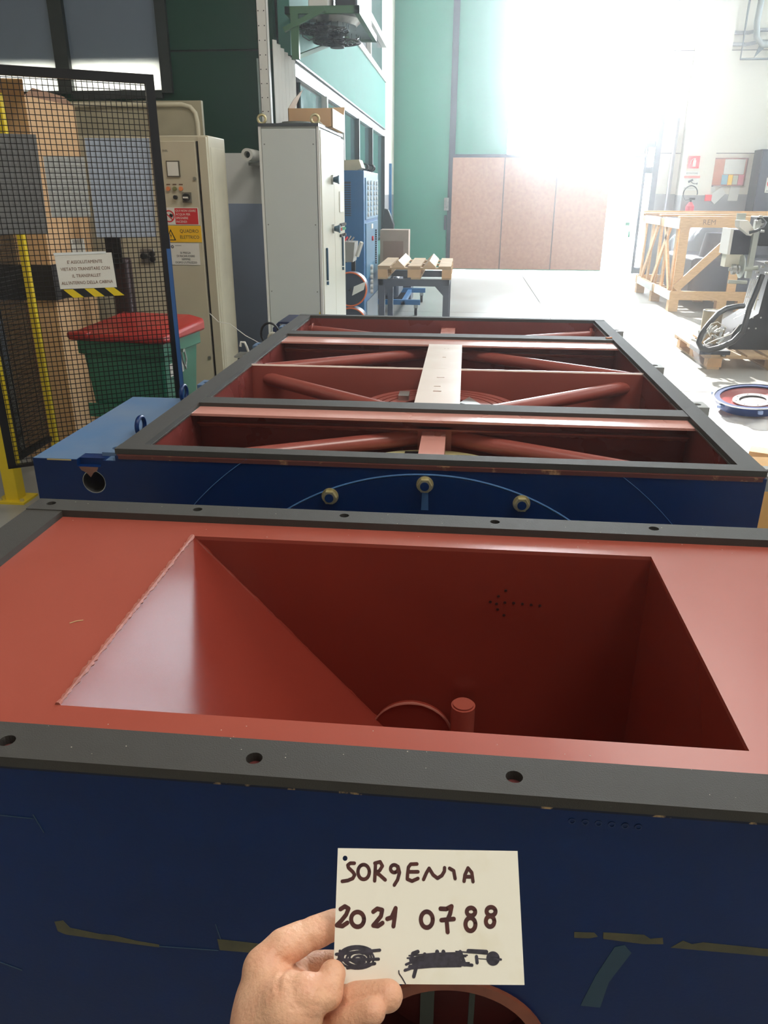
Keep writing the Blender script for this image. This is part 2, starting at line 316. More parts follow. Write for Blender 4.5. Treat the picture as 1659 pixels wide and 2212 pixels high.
# cabin side wall along the hall (X = -1.5) with glazing and green beam
ws = struct(B(-1.62, -1.52, 7.24, 15.2, 0, .9).build('wall_side', TEALW))
B(-1.60, -1.50, 7.24, 15.2, 2.70, 3.42).build('beam', TEALW, ws)
B(-1.59, -1.52, 7.24, 15.2, 2.58, 2.69).build('head_rail', mat('white_aluminium', (236, 238, 240), .25, metal=.3), ws)
B(-1.61, -1.49, 7.24, 15.2, 2.685, 2.70).build('seam', FRAMEB, ws)
PANE = mat('grey_green_pane', (70, 98, 100), .07, var=.01, spec=.35)
for i, (a, b) in enumerate(((7.9, 9.0), (9.06, 10.2), (10.26, 11.6), (11.66, 13.2), (13.26, 15.1))):
    w = struct(MB().box(-1.60, -1.50, b, b + .06, .9, 2.58).box(-1.6, -1.52, a, b, .88, .92).build('window_%d' % (i + 4), FRAMEB if i > 1 else WHITE))
    B(-1.575, -1.56, a, b, .92, 2.58).build('pane', PANE, w)
w = struct(MB().box(-1.62, -1.48, 7.24, 15.2, 3.42, 3.5).box(-1.6, -1.5, 11, 11.1, 3.5, 4.6).box(-1.6, -1.5, 13, 13.1, 3.5, 4.6).box(-1.62, -1.48, 7.24, 15.2, 3.95, 4.05).build('window_9', WHITE))
B(-1.58, -1.56, 7.24, 15.2, 3.5, 8).build('pane', mat('dark_upper_pane', (62, 70, 74), .2), w)
struct(MB().box(-1.7, -1.6, 15.2, 18.1, 1.62, 8).build('wall_stub', WALLC)); struct(MB().box(-1.7, -1.6, 15.2, 18.1, 0, 1.62).build('wall_stub_dado', WALLG))
# bright translucent sheets by the corner
t = thing('translucent_strip', 'bright white ribbed sheet beside the perforated column', 'sheet', (-1.53, 7.0, 2.1))
for k in range(6): MB().bar((-1.60 + k * .0195, 7.02 + k * .0475, 2.39 - k * .012), (-1.581 + k * .0195, 7.066 + k * .0475, 2.39 - k * .012), .008, .78 - k * .02).build('strip', WHITE, t)
t = thing('translucent_strip', 'narrow bright curtain strip left of the perforated column', 'sheet', (-1.73, 7.06, 2.2)); B(-1.755, -1.70, 7.085, 7.099, 1.9, 2.66).build('strip', TRANSL, t)
# perforated steel column
pc = thing('perforated_column', 'tall white perforated steel column rising behind the grey cabinet', 'column', (-1.66, 6.98, 0))
MB().box(-1.70, -1.622, 6.93, 6.935, 0, 6.9).box(-1.625, -1.62, 6.93, 7.0, 0, 6.9).box(-1.70, -1.695, 6.93, 7.0, 0, 6.9).build('channel', WHITE, pc)
hm = MB()
for k in range(28):
    for x in (-1.685, -1.64): hm.cyl((x, 6.9295, 2.16 + k * .1), (x, 6.928, 2.16 + k * .1), .0045, 8)
hm.build('slot_row', DARK, pc)

# ================================================================== FRONT HOPPER TANK
T = thing('hopper_tank', 'red-topped blue steel hopper tank nearest the camera, rectangular sloping pocket', 'machine', (-.08, 1.14, 0))
TX0, TX1, TY0, TY1 = -.945, .795, .722, 1.562
OX0, OX1, OY0, OY1 = -.540, .392, .849, 1.430
Z = .985
tp = MB()
tp.box(TX0 + .004, OX0, TY0 + .012, TY1 - .006, Z - .008, Z).box(OX1, TX1 - .004, TY0 + .012, TY1 - .006, Z - .008, Z).box(OX0, OX1, TY0 + .012, OY0, Z - .008, Z).box(OX0, OX1, OY1, TY1 - .006, Z - .008, Z)
vs = [(TX0 + .004, TY0 + .012), (OX0, OY0), (OX1, OY0), (TX1 - .004, TY0 + .012), (TX1 - .004, TY1 - .006), (OX1, OY1), (OX0, OY1), (TX0 + .004, TY1 - .006)]
tp = MB(); v3 = [(x, y, Z) for x, y in vs] + [(x, y, Z - .008) for x, y in vs]
qf = [(0, 3, 2, 1), (3, 4, 5, 2), (4, 7, 6, 5), (7, 0, 1, 6)]
tp.add(v3, qf + [tuple(8 + i for i in reversed(q)) for q in qf] + [(1, 2, 10, 9), (2, 5, 13, 10), (5, 6, 14, 13), (6, 1, 9, 14)])
tp.build('top_plate', RED, T)
# outer walls
fw = B(TX0, TX1, TY0 + .010, TY0 + .020, .12, Z - .002).build('front_wall', BLUE, T)
cut(fw, MB().cyl((.03, .70, .54), (.03, .78, .54), .118, 48))
B(TX0, TX1, TY1 - .010, TY1, .12, Z - .002).build('rear_wall', BLUE, T)
B(TX0, TX0 + .010, TY0 + .020, TY1 - .01, .12, Z - .002).build('side_wall', BLUE, T); B(TX1 - .010, TX1, TY0 + .020, TY1 - .01, .12, Z - .002).build('side_wall', BLUE, T)
B(TX0, TX1, TY0 + .01, TY1, .10, .12).build('bottom_plate', BLUE, T)
for x in (TX0 + .06, TX1 - .16):
    for y in (TY0 + .06, TY1 - .16): B(x, x + .1, y, y + .1, 0, .10).build('foot', BLUE, T)
# pocket
zb = .45
def sl(z): return OX0 + (Z - z) * .90
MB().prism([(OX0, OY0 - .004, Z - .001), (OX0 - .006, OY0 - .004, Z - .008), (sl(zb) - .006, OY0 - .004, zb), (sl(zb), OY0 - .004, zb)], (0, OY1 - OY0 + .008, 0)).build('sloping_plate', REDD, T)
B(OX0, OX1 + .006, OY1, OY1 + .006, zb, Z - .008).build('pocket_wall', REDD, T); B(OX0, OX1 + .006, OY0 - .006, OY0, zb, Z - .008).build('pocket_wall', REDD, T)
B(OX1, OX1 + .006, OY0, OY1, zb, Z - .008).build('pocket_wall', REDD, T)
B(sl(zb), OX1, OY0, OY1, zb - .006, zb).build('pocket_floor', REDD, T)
MB().tube([(OX0 - .002, OY0 + (OY1 - OY0) * i / 90, Z + .0005) for i in range(91)], .0042, 6, jit=.45).build('weld_bead', WELD, T)
MB().tube([(OX0 + (sl(zb) - OX0) * i / 60 + .004, OY1 - .003, Z - .008 + (zb - Z) * i / 60) for i in range(61)], .004, 6, jit=.3).build('weld_bead', REDD, T)
MB().cyl((-.075, OY1 - .012, .515), (-.075, OY1, .515), .092, 40).build('port_cover', REDD, T)
MB().tube([(-.075 + .092 * math.cos(a), OY1 - .012, .515 + .092 * math.sin(a)) for a in [PI * i / 30 for i in range(31)]], .003, 6, jit=.2).build('weld_bead', WELD, T)
MB().cyl((.036, OY1 - .04, zb), (.036, OY1 - .04, .632), .026, 24).cyl((.036, OY1 - .04, .632), (.036, OY1 - .04, .636), .022, 24).build('pipe', RED, T)
dm = MB()
for x, z in ((.070, .862), (.086, .876), (.100, .890), (.083, .858), (.086, .845), (.100, .832), (.100, .862), (.118, .862), (.136, .861), (.154, .860), (.172, .859)):
    dm.cyl((x + .012, OY1 - .0008, z + .003), (x + .012, OY1, z + .003), .0032, 8)
dm.build('punched_arrow', mat('punch_dark', (60, 22, 20), .6), T)
# gasket: four strips, bolt holes cut through
def strip(x0, x1, y0, y1, holes, par, name='gasket', z0=Z, z1=1.0):
    o = B(x0, x1, y0, y1, z0, z1).build(name, RUB, par)
    if holes:
        c = MB()
        for hx, hy in holes: c.cyl((hx, hy, z0 - .02), (hx, hy, z1 + .02), .0105, 16)
        cut(o, c)
    return o
hx_f = [-.88, -.558, -.235, .085, .405, .73]; hx_b = [-.905, -.566, -.238, .087, .418, .735]
strip(TX0, TX1, TY0, TY0 + .066, [(x, TY0 + .030) for x in hx_f], T)
strip(TX0, TX1, TY1 - .062, TY1, [(x, TY1 - .026) for x in hx_b], T, z1=1.001)
strip(TX0, TX0 + .083, TY0 + .066, TY1 - .062, [(TX0 + .04, 1.14)], T, z1=.999); strip(TX1 - .083, TX1, TY0 + .066, TY1 - .062, [(TX1 - .04, 1.14)], T, z1=.999)
for x in hx_f: MB().cyl((x, TY0 + .03, Z - .0), (x, TY0 + .03, Z + .002), .0105, 16).build('bolt_hole', mat('hole_red', (96, 36, 34), .6), T)
for x in hx_b: MB().cyl((x, TY1 - .026, Z - .0), (x, TY1 - .026, Z + .002), .0105, 16).build('bolt_hole', mat('hole_dark', (34, 20, 20), .6), T)
B(TX0 + .2, TX1 - .05, TY0 + .0075, TY0 + .0105, Z - .010, Z - .004).build('chipped_edge', CHIP, T)
# port with rusty rim on the front
MB().cyl((.03, TY0 + .004, .54), (.03, TY0 + .03, .54), .130, 56, hollow=.113).build('port_rim', mat('rusty_rim', (150, 84, 60), .5, rgb2=(112, 60, 44), scale=20), T)
MB().cyl((.03, TY0 + .10, .54), (.03, TY0 + .104, .54), .125, 40).build('port_back', mat('port_dark_red', (84, 22, 20), .5), T)
MB().cyl((.03, TY0 + .02, .54), (.03, TY0 + .10, .54), .122, 40, hollow=.118).build('port_sleeve', mat('port_dark_red', (84, 22, 20), .5), T)
MB().box(-.02, .0, TY0 + .05, TY0 + .06, .43, .65).box(.05, .058, TY0 + .045, TY0 + .055, .44, .65).build('port_bar', mat('port_green_grey', (50, 58, 52), .5), T)
# tape leftovers, scratches and stamped row on the front
def flat(pts, name, m, par, y, th=.0006):
    o = MB().prism([(x, y, z) for x, z in pts], (0, -th, 0)).build(name, m, par); return o
FY = TY0 + .010
flat([(-.533, .706), (-.520, .710), (-.512, .697), (-.47, .690), (-.45, .690), (-.415, .683), (-.385, .680), (-.385, .675), (-.46, .679), (-.52, .683), (-.531, .688)], 'tape_patch', TAPE, T, FY)
flat([(-.30, .702), (-.232, .70), (-.232, .682), (-.298, .681)], 'tape_patch', TAPE, T, FY)
flat([(.175, .775), (.200, .777), (.205, .771), (.196, .767), (.176, .765)], 'tape_patch', TAPE, T, FY)
flat([(.211, .779), (.262, .781), (.270, .775), (.285, .779), (.287, .768), (.262, .765), (.212, .768)], 'tape_patch', TAPE, T, FY)
flat([(.297, .763), (.310, .777), (.322, .772), (.335, .777), (.43, .775), (.45, .763), (.36, .763)], 'tape_patch', TAPE, T, FY)
flat([(.228, .755), (.240, .760), (.250, .747), (.228, .690), (.222, .64), (.196, .64), (.21, .70)], 'tape_patch', mat('tape_ghost', (46, 76, 96), .6), T, FY)
for a, b in (((-.385, .677), (-.30, .680)), ((-.30, .73), (-.295, .702)), ((-.60, .895), (-.53, .893)), ((-.53, .9), (-.52, .87)), ((-.65, .62), (-.60, .60)), ((-.20, .64), (-.17, .60))):
    MB().bar((a[0], FY - .0004, a[1]), (b[0], FY - .0004, b[1]), .0008, .0012, up=(0, 1, 0)).build('scratch', mat('faint_scratch', (58, 82, 104), .6), T)
for k in range(6): MB().ringd((.155 + k * .0155, FY - .0008, .9575 - k * .0003), .0028, .0044, (0, 1, 0), .001, 12).build('stamp_mark', mat('stamp_blue', (12, 44, 96), .5), T)
# dust, lint and swarf on the tank top
lint = MB()
for k in range(90):
    x = random.uniform(TX0 + .02, TX1 - .02); y = random.choice((random.uniform(TY0 + .01, OY0 - .01), random.uniform(OY1 + .01, TY1 - .01)))
    z = 1.0015 if y < TY0 + .066 or y > TY1 - .062 else Z
    s_ = random.uniform(.0004, .0009); lint.box(x, x + s_ * 1.5, y, y + s_, z, z + s_ * .6)
lint.build('dust', mat('dust_white', (230, 220, 200), .8), T, kind='stuff')
MB().tube([(-.275 + .006 * math.cos(i * .9) + .0008 * i, TY0 + .068 + .004 * math.sin(i * 1.1), Z + .003 + .002 * math.sin(i)) for i in range(14)], .0006, 5).build('swarf', mat('swarf_white', (226, 210, 200), .5), T)
MB().tube([(-.150 + .003 * i, TY0 + .074 + .0010 * math.sin(i), Z + .001) for i in range(12)], .0006, 5).build('swarf', mat('swarf_red', (190, 90, 80), .5), T)
MB().tube([(-.63, 1.062, Z + .001), (-.622, 1.070, Z + .001), (-.612, 1.074, Z + .001)], .0009, 5).build('swarf', mat('swarf_tan', (210, 180, 130), .5), T)

# ================================================================== REAR HOUSING
H = thing('rear_housing', 'long blue steel housing with open red compartments and black gaskets', 'machine', (-.07, 3.2, 0))
HX0, HX1, HY0, HY1 = -.933, .787, 1.935, 4.505
B(HX0, HX1, HY0, HY0 + .012, .15, Z - .004).build('front_wall', BLUE, H)
B(HX0, HX1, HY1 - .012, HY1, .15, Z).build('rear_wall', BLUE, H)
B(HX0, HX0 + .008, HY0 + .012, HY1 - .012, .15, Z).build('side_wall', BLUE, H); B(HX1 - .008, HX1, HY0 + .012, HY1 - .012, .15, Z).build('side_wall', BLUE, H)
B(HX0, HX1, HY0, HY1, .13, .15).build('bottom_plate', BLUE, H)
for x in (HX0 + .05, HX1 - .17):
    for y in (HY0 + .1, 3.15, HY1 - .2): B(x, x + .12, y, y + .12, 0, .13).build('foot', BLUE, H)
IX0, IX1 = -.868, .728
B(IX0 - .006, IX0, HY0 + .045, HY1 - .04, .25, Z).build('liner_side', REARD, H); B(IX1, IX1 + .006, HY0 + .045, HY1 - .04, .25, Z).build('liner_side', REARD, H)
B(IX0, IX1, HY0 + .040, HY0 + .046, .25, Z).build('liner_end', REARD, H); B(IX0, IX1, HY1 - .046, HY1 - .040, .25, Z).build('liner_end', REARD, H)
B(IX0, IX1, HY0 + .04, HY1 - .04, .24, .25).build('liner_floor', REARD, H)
MB().box(HX0 + .004, IX0, HY0 + .005, HY1 - .005, Z - .006, Z).box(IX1, HX1 - .004, HY0 + .005, HY1 - .005, Z - .006, Z).box(IX0, IX1, HY0 + .005, HY0 + .05, Z - .006, Z).box(IX0, IX1, HY1 - .045, HY1 - .005, Z - .006, Z).build('top_flange', REAR, H)
B(HX0 + .01, HX1 - .01, HY0 - .002, HY0 + .004, Z - .012, Z - .001).build('chipped_edge', mat('chipped_red', (92, 46, 40), .5, rgb2=(178, 140, 100), scale=14, thr=(.34, .42)), H)
# cross members
def cross(yw, f0, f1, g0, g1):
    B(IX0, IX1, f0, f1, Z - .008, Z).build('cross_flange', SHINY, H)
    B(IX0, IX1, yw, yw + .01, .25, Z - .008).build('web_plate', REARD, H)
    B(IX0, IX1, yw - .03, yw, Z - .05, Z - .045).build('ledge', REAR, H)
    MB().tube([(IX0 + (IX1 - IX0) * i / 120, yw - .008, Z - .055) for i in range(121)], .009, 6, jit=.25).build('weld_bead', REAR, H)
    B(IX0 - .04, IX1 + .04, g0, g1, Z, Z + .013).build('gasket', RUB, H)
cross(2.46, 2.375, 2.56, 2.465, 2.545)
cross(3.79, 3.70, 3.92, 3.85, 3.945)
B(IX0, IX1, 3.145, 3.157, .25, Z - .002).build('mid_plate', REAR, H)
MB().tube([(IX0 + (IX1 - IX0) * i / 60, 3.151, Z - .002) for i in range(61)], .006, 6, jit=.1).build('plate_edge', PLANK, H)
B(HX0, IX0 + .0, HY0 + .05, HY1 - .045, Z, 1.0).build('gasket', RUB, H); B(IX1, HX1, HY0 + .05, HY1 - .045, Z, 1.0).build('gasket', RUB, H)
B(HX0, HX1, HY0 + .004, HY0 + .05, Z, 1.001).build('gasket', RUB, H); B(HX0, HX1, HY1 - .045, HY1, Z, 1.001).build('gasket', RUB, H)
# bright machined inner lips
for x in (IX0 + .001, IX1 - .004): B(x, x + .003, HY0 + .05, HY1 - .05, Z - .004, Z + .001).build('inner_lip', STEEL, H)
# longitudinal bars and braces
pk = B(-.152, .004, 2.565, 3.70, Z - .012, Z - .001 + .004).build('longitudinal_plate', PLANK, H)
cut(pk, MB().box(-.095, -.065, 2.75, 2.765, .9, 1.1).box(-.095, -.07, 2.83, 2.84, .9, 1.1).box(-.09, -.06, 2.98, 2.99, .9, 1.1).box(-.08, -.065, 3.38, 3.392, .9, 1.1))
MB().box(-.11, -.04, 2.57, 3.145, .88, Z - .012).box(-.11, -.04, 3.157, 3.78, .88, Z - .012).build('square_tube', REAR, H)
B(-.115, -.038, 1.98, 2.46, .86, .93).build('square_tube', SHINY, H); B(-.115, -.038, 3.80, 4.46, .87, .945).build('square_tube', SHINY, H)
B(-.13, -.02, 2.435, 2.46, .70, .94).build('column', REAR, H)
MB().cyl((-.114, 2.02, .935), (-.114, 2.02, .936), .004, 8).build('bolt_hole', DARK, H)
ZT = .925
for a, b in (((-.09, 2.49, .9), (-.86, 2.10, .9)), ((-.06, 2.49, .9), (.72, 2.10, .9)), ((-.86, 3.21, ZT), (-.12, 2.60, ZT)), ((.72, 3.21, ZT), (-.03, 2.60, ZT)),
             ((-.86, 3.34, ZT), (-.16, 3.80, ZT)), ((.72, 3.34, ZT), (.01, 3.80, ZT)), ((-.86, 4.42, ZT), (-.11, 4.03, ZT)), ((.72, 4.42, ZT), (-.04, 4.03, ZT))):
    a_ = Vector(a); b_ = Vector(b)
    MB().cyl(a_, b_, .027, 20).build('brace_tube', REAR, H)
for x, y in ((-.86, 3.205), (.72, 3.205), (-.86, 4.42), (.72, 4.42)):
    MB().tube([(x + (.012 if x < 0 else -.012), y + .03 * math.cos(t_), ZT + .032 * math.sin(t_)) for t_ in [2 * PI * i / 16 for i in range(16)]], .008, 6, closed=True, jit=.3).build('weld_bead', REAR, H)
# pale disc in the first compartment, stacked rings in the second
MB().prism([(-.08 + .275 * math.cos(a), max(1.985, 2.15 + .275 * math.sin(a)), .84) for a in [2 * PI * i / 60 for i in range(60)]], (0, 0, .032)).build('pale_disc', PALE, H)
MB().box(-.165, -.12, 2.28, 2.36, .872, .886).build('clip', BLACKM, H); MB().box(.0, .045, 2.27, 2.33, .873, .889).build('clip', STEEL, H)
MB().cyl((-.07, 2.84, .86), (-.07, 2.84, .895), .295, 56).build('ring_base', mat('seam_maroon', (44, 18, 18), .6), H)
for r0, r1 in ((.272, .300), (.242, .266), (.212, .236), (.15, .206)): MB().cyl((-.07, 2.84, .885), (-.07, 2.84, .906), r1, 64, hollow=r0).build('flange_ring', REAR, H)
MB().box(-.235, -.195, 2.93, 3.01, .90, .925).build('clamp', STEEL, H); MB().prism([(.0, 2.9, .905), (.10, 2.86, .90), (.04, 3.0, .905)], (0, 0, .006)).build('clamp', STEEL, H)
# circle lines and bolts on the front wall
cz = .27
def arcm(r, a0, a1, w, n=60): return [(-.075 + r * math.sin(a0 + (a1 - a0) * i / n), HY0 - .001, cz + r * math.cos(a0 + (a1 - a0) * i / n)) for i in range(n + 1)]
MB().cyl((-.075, HY0 - .004, cz), (-.075, HY0, cz), .686, 96).build('bolt_flange', BLUE, H)
am = MB().tube(arcm(.690, -1.2, 1.2, 1), .0028, 6).build('flange_edge', SCR, H)
MB().tube(arcm(.866, -.95, -.60, 1), .0011, 5).tube(arcm(.866, .62, .95, 1), .0007, 5).build('scribed_line', SCR, H)
for x, z in ((-.081, .934), (-.337, .890), (.176, .891)):
    b_ = MB().cyl((x, HY0 - .022, z), (x, HY0 - .008, z), .0195, 6).build('bolt_head', ZINC, H); MB().cyl((x, HY0 - .024, z), (x, HY0 - .0215, z), .0120, 20).build('bolt_mark', BLUE, b_)
    MB().cyl((x, HY0 - .008, z), (x, HY0 - .004, z), .023, 24).build('washer', ZINC, H)
flat([(-.088, .915), (-.072, .915), (-.070, .86), (-.090, .86)], 'drip_mark', SCR, H, HY0 - .0045)
# lugs along both sides
for x0, x1, ys_ in ((HX1, HX1 + .065, (1.97, 2.67, 3.33, 4.25)), (HX0 - .055, HX0, (1.975, 2.80, 3.62, 4.18))):
    for y in ys_:
        if x0 < 0 and y < 2.9 and y > 2.0: pass
        lg = B(x0, x1, y, y + .085, Z - .05, Z - .008).build('lug', mat('lug_grey', (170, 172, 170), .5) if x0 > 0 else BLUET, H)
        cut(lg, MB().cyl(((x0 + x1) / 2, y + .042, .8), ((x0 + x1) / 2, y + .042, 1.2), .015, 20))
# side box of the housing
sb = B(-1.172, HX0, HY0 + .0, 2.635, .15, .966).build('side_box', BLUE, H)
cut(sb, MB().cyl((-1.004, 1.90, .902), (-1.004, 2.06, .902), .034, 40).prism([(-1.045, 1.90, .985), (-.962, 1.90, .985), (-.978, 1.90, .947), (-1.045, 1.90, .947)], (0, .055, 0)))
B(-1.171, HX0 - .001, HY0 + .002, 2.634, .9662, .967).build('box_top_sheen', BLUET, H)  # thin sheet over the box top that carries the painted sheen
cut(bpy.data.objects['box_top_sheen'], MB().box(-1.046, -.962, 1.90, 1.991, .94, 1.0))
MB().cyl((-1.004, 1.937, .902), (-1.004, 2.05, .902), .0338, 40, hollow=.0315).build('bore_sleeve', STEEL, H)
MB().box(-1.13, -1.06, HY0 - .0008, HY0, .963, .9665).build('chipped_edge', mat('chip_bright', (214, 190, 130), .6), H)
flat([(-1.04, .946), (-.985, .946), (-.99, .935), (-1.0, .93), (-1.01, .916), (-1.022, .93), (-1.035, .936)], 'rust_patch', mat('rust_patch', (128, 88, 72), .7), H, HY0)
for y, x in ((2.62, -.975), (2.20, -.965)):
    MB().tube([(x, y + .030 * math.cos(t_), .990 + .026 * math.sin(t_)) for t_ in [2 * PI * i / 20 for i in range(20)]], .007, 8, closed=True).build('lifting_eye', BLUE, H)
# motor corner and cable bits by the far left
t = thing('floor_box', 'dark navy junction box with slotted bracket behind the housing corner', 'box', (-1.04, 4.68, 0))
NAVY = mat('navy_box', (24, 40, 84), .4)
MB().prism([(-1.12, 4.58, .0), (-.97, 4.58, .0), (-.97, 4.58, .942), (-1.084, 4.58, .942), (-1.12, 4.58, .906)], (0, .3, 0)).build('body', NAVY, t)
MB().box(-1.075, -.99, 4.572, 4.579, .918, .930).build('bracket', STEEL, t)
cb_ = tag(MB().tube([(-1.094 + .052 * math.cos(a), 4.4, .90 + .062 * math.sin(a)) for a in [PI * i / 14 for i in range(-3, 19)]] + [(-1.15, 4.4, .75), (-1.15, 4.4, .0)], .0065, 8).build('black_cable', BLACKP), 'black looped cable left of the grey cabinet foot', 'cable')
tag(MB().tube([(-1.048 + .022 * math.cos(a), 4.28, .895 + .028 * math.sin(a)) for a in [PI * i / 10 for i in range(0, 11)]] + [(-1.074, 4.28, .80), (-1.08, 4.28, .0)], .011, 8).build('grey_hose', mat('hose_grey', (190, 186, 172), .5)), 'pale grey bent hose behind the housing corner', 'hose')
tag(MB().tube([(-1.62, 4.95, .93), (-1.56, 4.93, .88), (-1.475, 4.9, .873), (-1.38, 4.9, .802), (-1.286, 4.9, .754), (-1.27, 4.9, .0)], .0025, 6).build('thin_wire', PAPER), 'thin white wire hanging beside the grey cabinet foot', 'wire')
t = thing('cable_bracket', 'small slotted steel bracket with hooked white cable left of the housing', 'bracket', (-1.14, 4.13, 0)); MB().box(-1.20, -1.07, 4.08, 4.18, .0, .82).build('post', NAVY, t)
cut(MB().box(-1.215, -1.06, 4.07, 4.19, .826, .836).build('plate', STEEL, t), MB().box(-1.17, -1.11, 4.115, 4.14, .8, .9))
MB().tube([(-1.155, 4.15, .836), (-1.165, 4.15, .87), (-1.175, 4.15, .895), (-1.195, 4.15, .895), (-1.20, 4.15, .872)], .007, 8).build('cable', PAPER, t)

# ================================================================== LEFT SIDE: gate, posts, bin, cardboard, beige cabinet
GD = Vector((.8403, .5422, 0)); GN = Vector((.5422, -.8403, 0)); GO = Vector((-2.30, 3.60, 0))
GM = Matrix((GD, -GN, Vector((0, 0, 1)))).transposed().to_4x4(); GM.translation = GO      # local x along the gate, z up, -y to the camera
def gp(u, z, n=0): return GO + GD * u + GN * n + Vector((0, 0, z))
G = thing('mesh_gate', 'dark steel frame gate with square wire mesh in front of the red-lidded bin', 'gate', GO)
MB().box(-.02, .92, -.015, .015, 2.13, 2.17, GM).box(-.02, .02, -.015, .015, .32, 2.13, GM).box(-.02, .92, -.015, .015, .32, .335, GM).build('gate_frame', BLACKM, G)
MB().box(.878, .92, -.015, .015, .335, 2.13, GM).build('gate_stile', BLACKM, G); B_ = MB().box(.9205, .923, -.013, .013, .335, 1.45, GM).box(.90, .919, -.0155, -.0152, .335, 1.38, GM).build('worn_blue_edge', mat('worn_blue_edge', (50, 96, 156), .4), G)
wm = MB(); pitch = .0245
k = 1
while -.02 + k * pitch < .89:
    u = k * pitch; wm.box(u - .0017, u + .0017, -.0017, .0017, .335, 2.13, GM); k += 1
k = 1
while .335 + k * pitch < 2.13:
    z = .335 + k * pitch; wm.box(.02, .885, -.0035, -.0005, z - .0017, z + .0017, GM); k += 1
wm.build('wire_mesh', BLACKM, G, kind='stuff')
def sheet(name, pts, m, lab, n=-.012, th=.003):
    o = MB().prism([tuple(gp(u, z, n)) for u, z in pts], tuple(GN * -th)).build(name, m); return tag(o, lab, 'sheet')
sheet('grey_sheet', [(.02, 1.893), (.359, 1.896), (.347, 1.462), (.02, 1.458)], SGREY, 'dark grey sheet fixed behind the left of the gate mesh')
sheet('white_sheet', [(.375, 1.803), (.56, 1.806), (.554, 1.538), (.373, 1.535)], SWHITE, 'small white sheet behind the middle of the gate mesh')
sheet('metal_sheet', [(.571, 1.887), (.875, 1.896), (.862, 1.437), (.569, 1.441)], SBLUE, 'bluish metal sheet behind the right of the gate mesh')
s = thing('warning_notice', 'white paper notice in a plastic sleeve clipped on the gate mesh', 'sign', tuple(gp(.5, 1.2, .008)))
MB().prism([tuple(gp(u, z, .006)) for u, z in ((.362, 1.203), (.633, 1.200), (.627, 1.369), (.358, 1.366))], tuple(GN * .002)).build('sheet', PAPER, s)
MB().prism([tuple(gp(u, z, .0085)) for u, z in ((.355, 1.362), (.60, 1.365), (.60, 1.376), (.355, 1.374))], tuple(GN * .001)).build('sleeve_edge', SWHITE, s)
TM = Matrix((GD, Vector((0, 0, 1)), GN)).transposed().to_4x4()
def gtext(b, u, z, size, m, par, n=.0086, al='CENTER', sx=1.0):
    M = TM.copy(); M.translation = gp(u, z, n); return text(b, size, M, m, par, align=al, sx=sx)
for i, l in enumerate(("E' ASSOLUTAMENTE", "VIETATO TRANSITARE CON", "IL TRANSPALLET", "ALL'INTERNO DELLA CABINA")):
    gtext(l, .494, 1.322 - i * .033, .0215, INKO, s, sx=.86)
s = thing('hazard_strip', 'black strip with slanted yellow stripes below the gate notice', 'sign', tuple(gp(.5, 1.18, .008)))
MB().prism([tuple(gp(u, z, .005)) for u, z in ((.362, 1.160), (.640, 1.157), (.637, 1.200), (.372, 1.203))], tuple(GN * .002)).build('strip', BLACKP, s)
for u in (.375, .475, .572): MB().prism([tuple(gp(*p)) for p in ((u, 1.2, .0073), (u + .045, 1.2, .0073), (u + .093, 1.1585, .0073), (u + .043, 1.1585, .0073))], tuple(GN * .0008)).build('stripe', YEL, s)
# yellow fence posts
def ypost(x, y, top, lab, w=.04):
    t = thing('yellow_post', lab, 'post', (x, y, 0)); B(x - w, x + w, y - w, y + w, .01, top).build('post', YEL, t, bevel=.003)
    MB().box(x - .09, x + .09, y - .08, y + .08, 0, .012).build('base_plate', YEL, t)
    for dx in (-.065, .065): MB().cyl((x + dx, y - .05, .012), (x + dx, y - .05, .024), .012, 6).build('anchor_bolt', ZINC, t)
ypost(-2.53, 3.94, 2.15, 'yellow square post at the left edge, base plate on the floor')
ypost(-2.58, 4.55, 2.15, 'slim yellow post behind the gate mesh beside the tall carton', .02); 
# second fence run behind the gate
t = thing('side_fence', 'dark mesh fence panel running back between the two yellow posts', 'fence', (-2.63, 4.4, 0))
for z in (.2, 2.0): MB().bar((-2.57, 3.99, z), (-2.58, 4.49, z), .03).build('rail', BLACKM, t)
wm = MB()
for k in range(1, 33):
    a = Vector((-2.57 - .02 * k / 33, 3.99 + .50 * k / 33, 0)); wm.bar(a + Vector((0, 0, .2)), a + Vector((0, 0, 2.0)), .0035)
for k in range(1, 74): wm.bar((-2.57, 3.99, .2 + k * .0245), (-2.58, 4.49, .2 + k * .0245), .0035)
wm.build('wire_mesh', BLACKM, t, kind='stuff')
t = thing('steel_trolley', 'grey steel trolley frame with diagonal bracing left of the tall carton', 'trolley', (-3.1, 4.9, 0))
fr = MB()
for x in (-3.5, -2.92):
    for y in (4.65, 5.2): fr.bar((x, y, .08), (x, y, .95), .04)
for z in (.15, .93):
    fr.bar((-3.5, 4.65, z), (-2.92, 4.65, z), .03).bar((-3.5, 5.2, z), (-2.92, 5.2, z), .03).bar((-3.5, 4.65, z), (-3.5, 5.2, z), .03).bar((-2.92, 4.65, z), (-2.92, 5.2, z), .03)
fr.build('frame', mat('galvanised_grey', (120, 126, 128), .4, metal=.5), t)
MB().bar((-3.48, 4.65, .3), (-2.94, 4.65, .9), .018).build('brace', STEEL, t); MB().bar((-3.48, 4.65, .55), (-2.94, 4.65, .45), .018).build('brace', STEEL, t)
B(-3.52, -2.90, 4.63, 5.22, .95, .97).build('shelf', mat('shelf_green', (70, 100, 86), .5), t)
for x in (-3.5, -2.92): 
    for y in (4.65, 5.2): MB().cyl((x - .015, y, .04), (x + .015, y, .04), .04, 16).build('wheel', BLACKP, t)

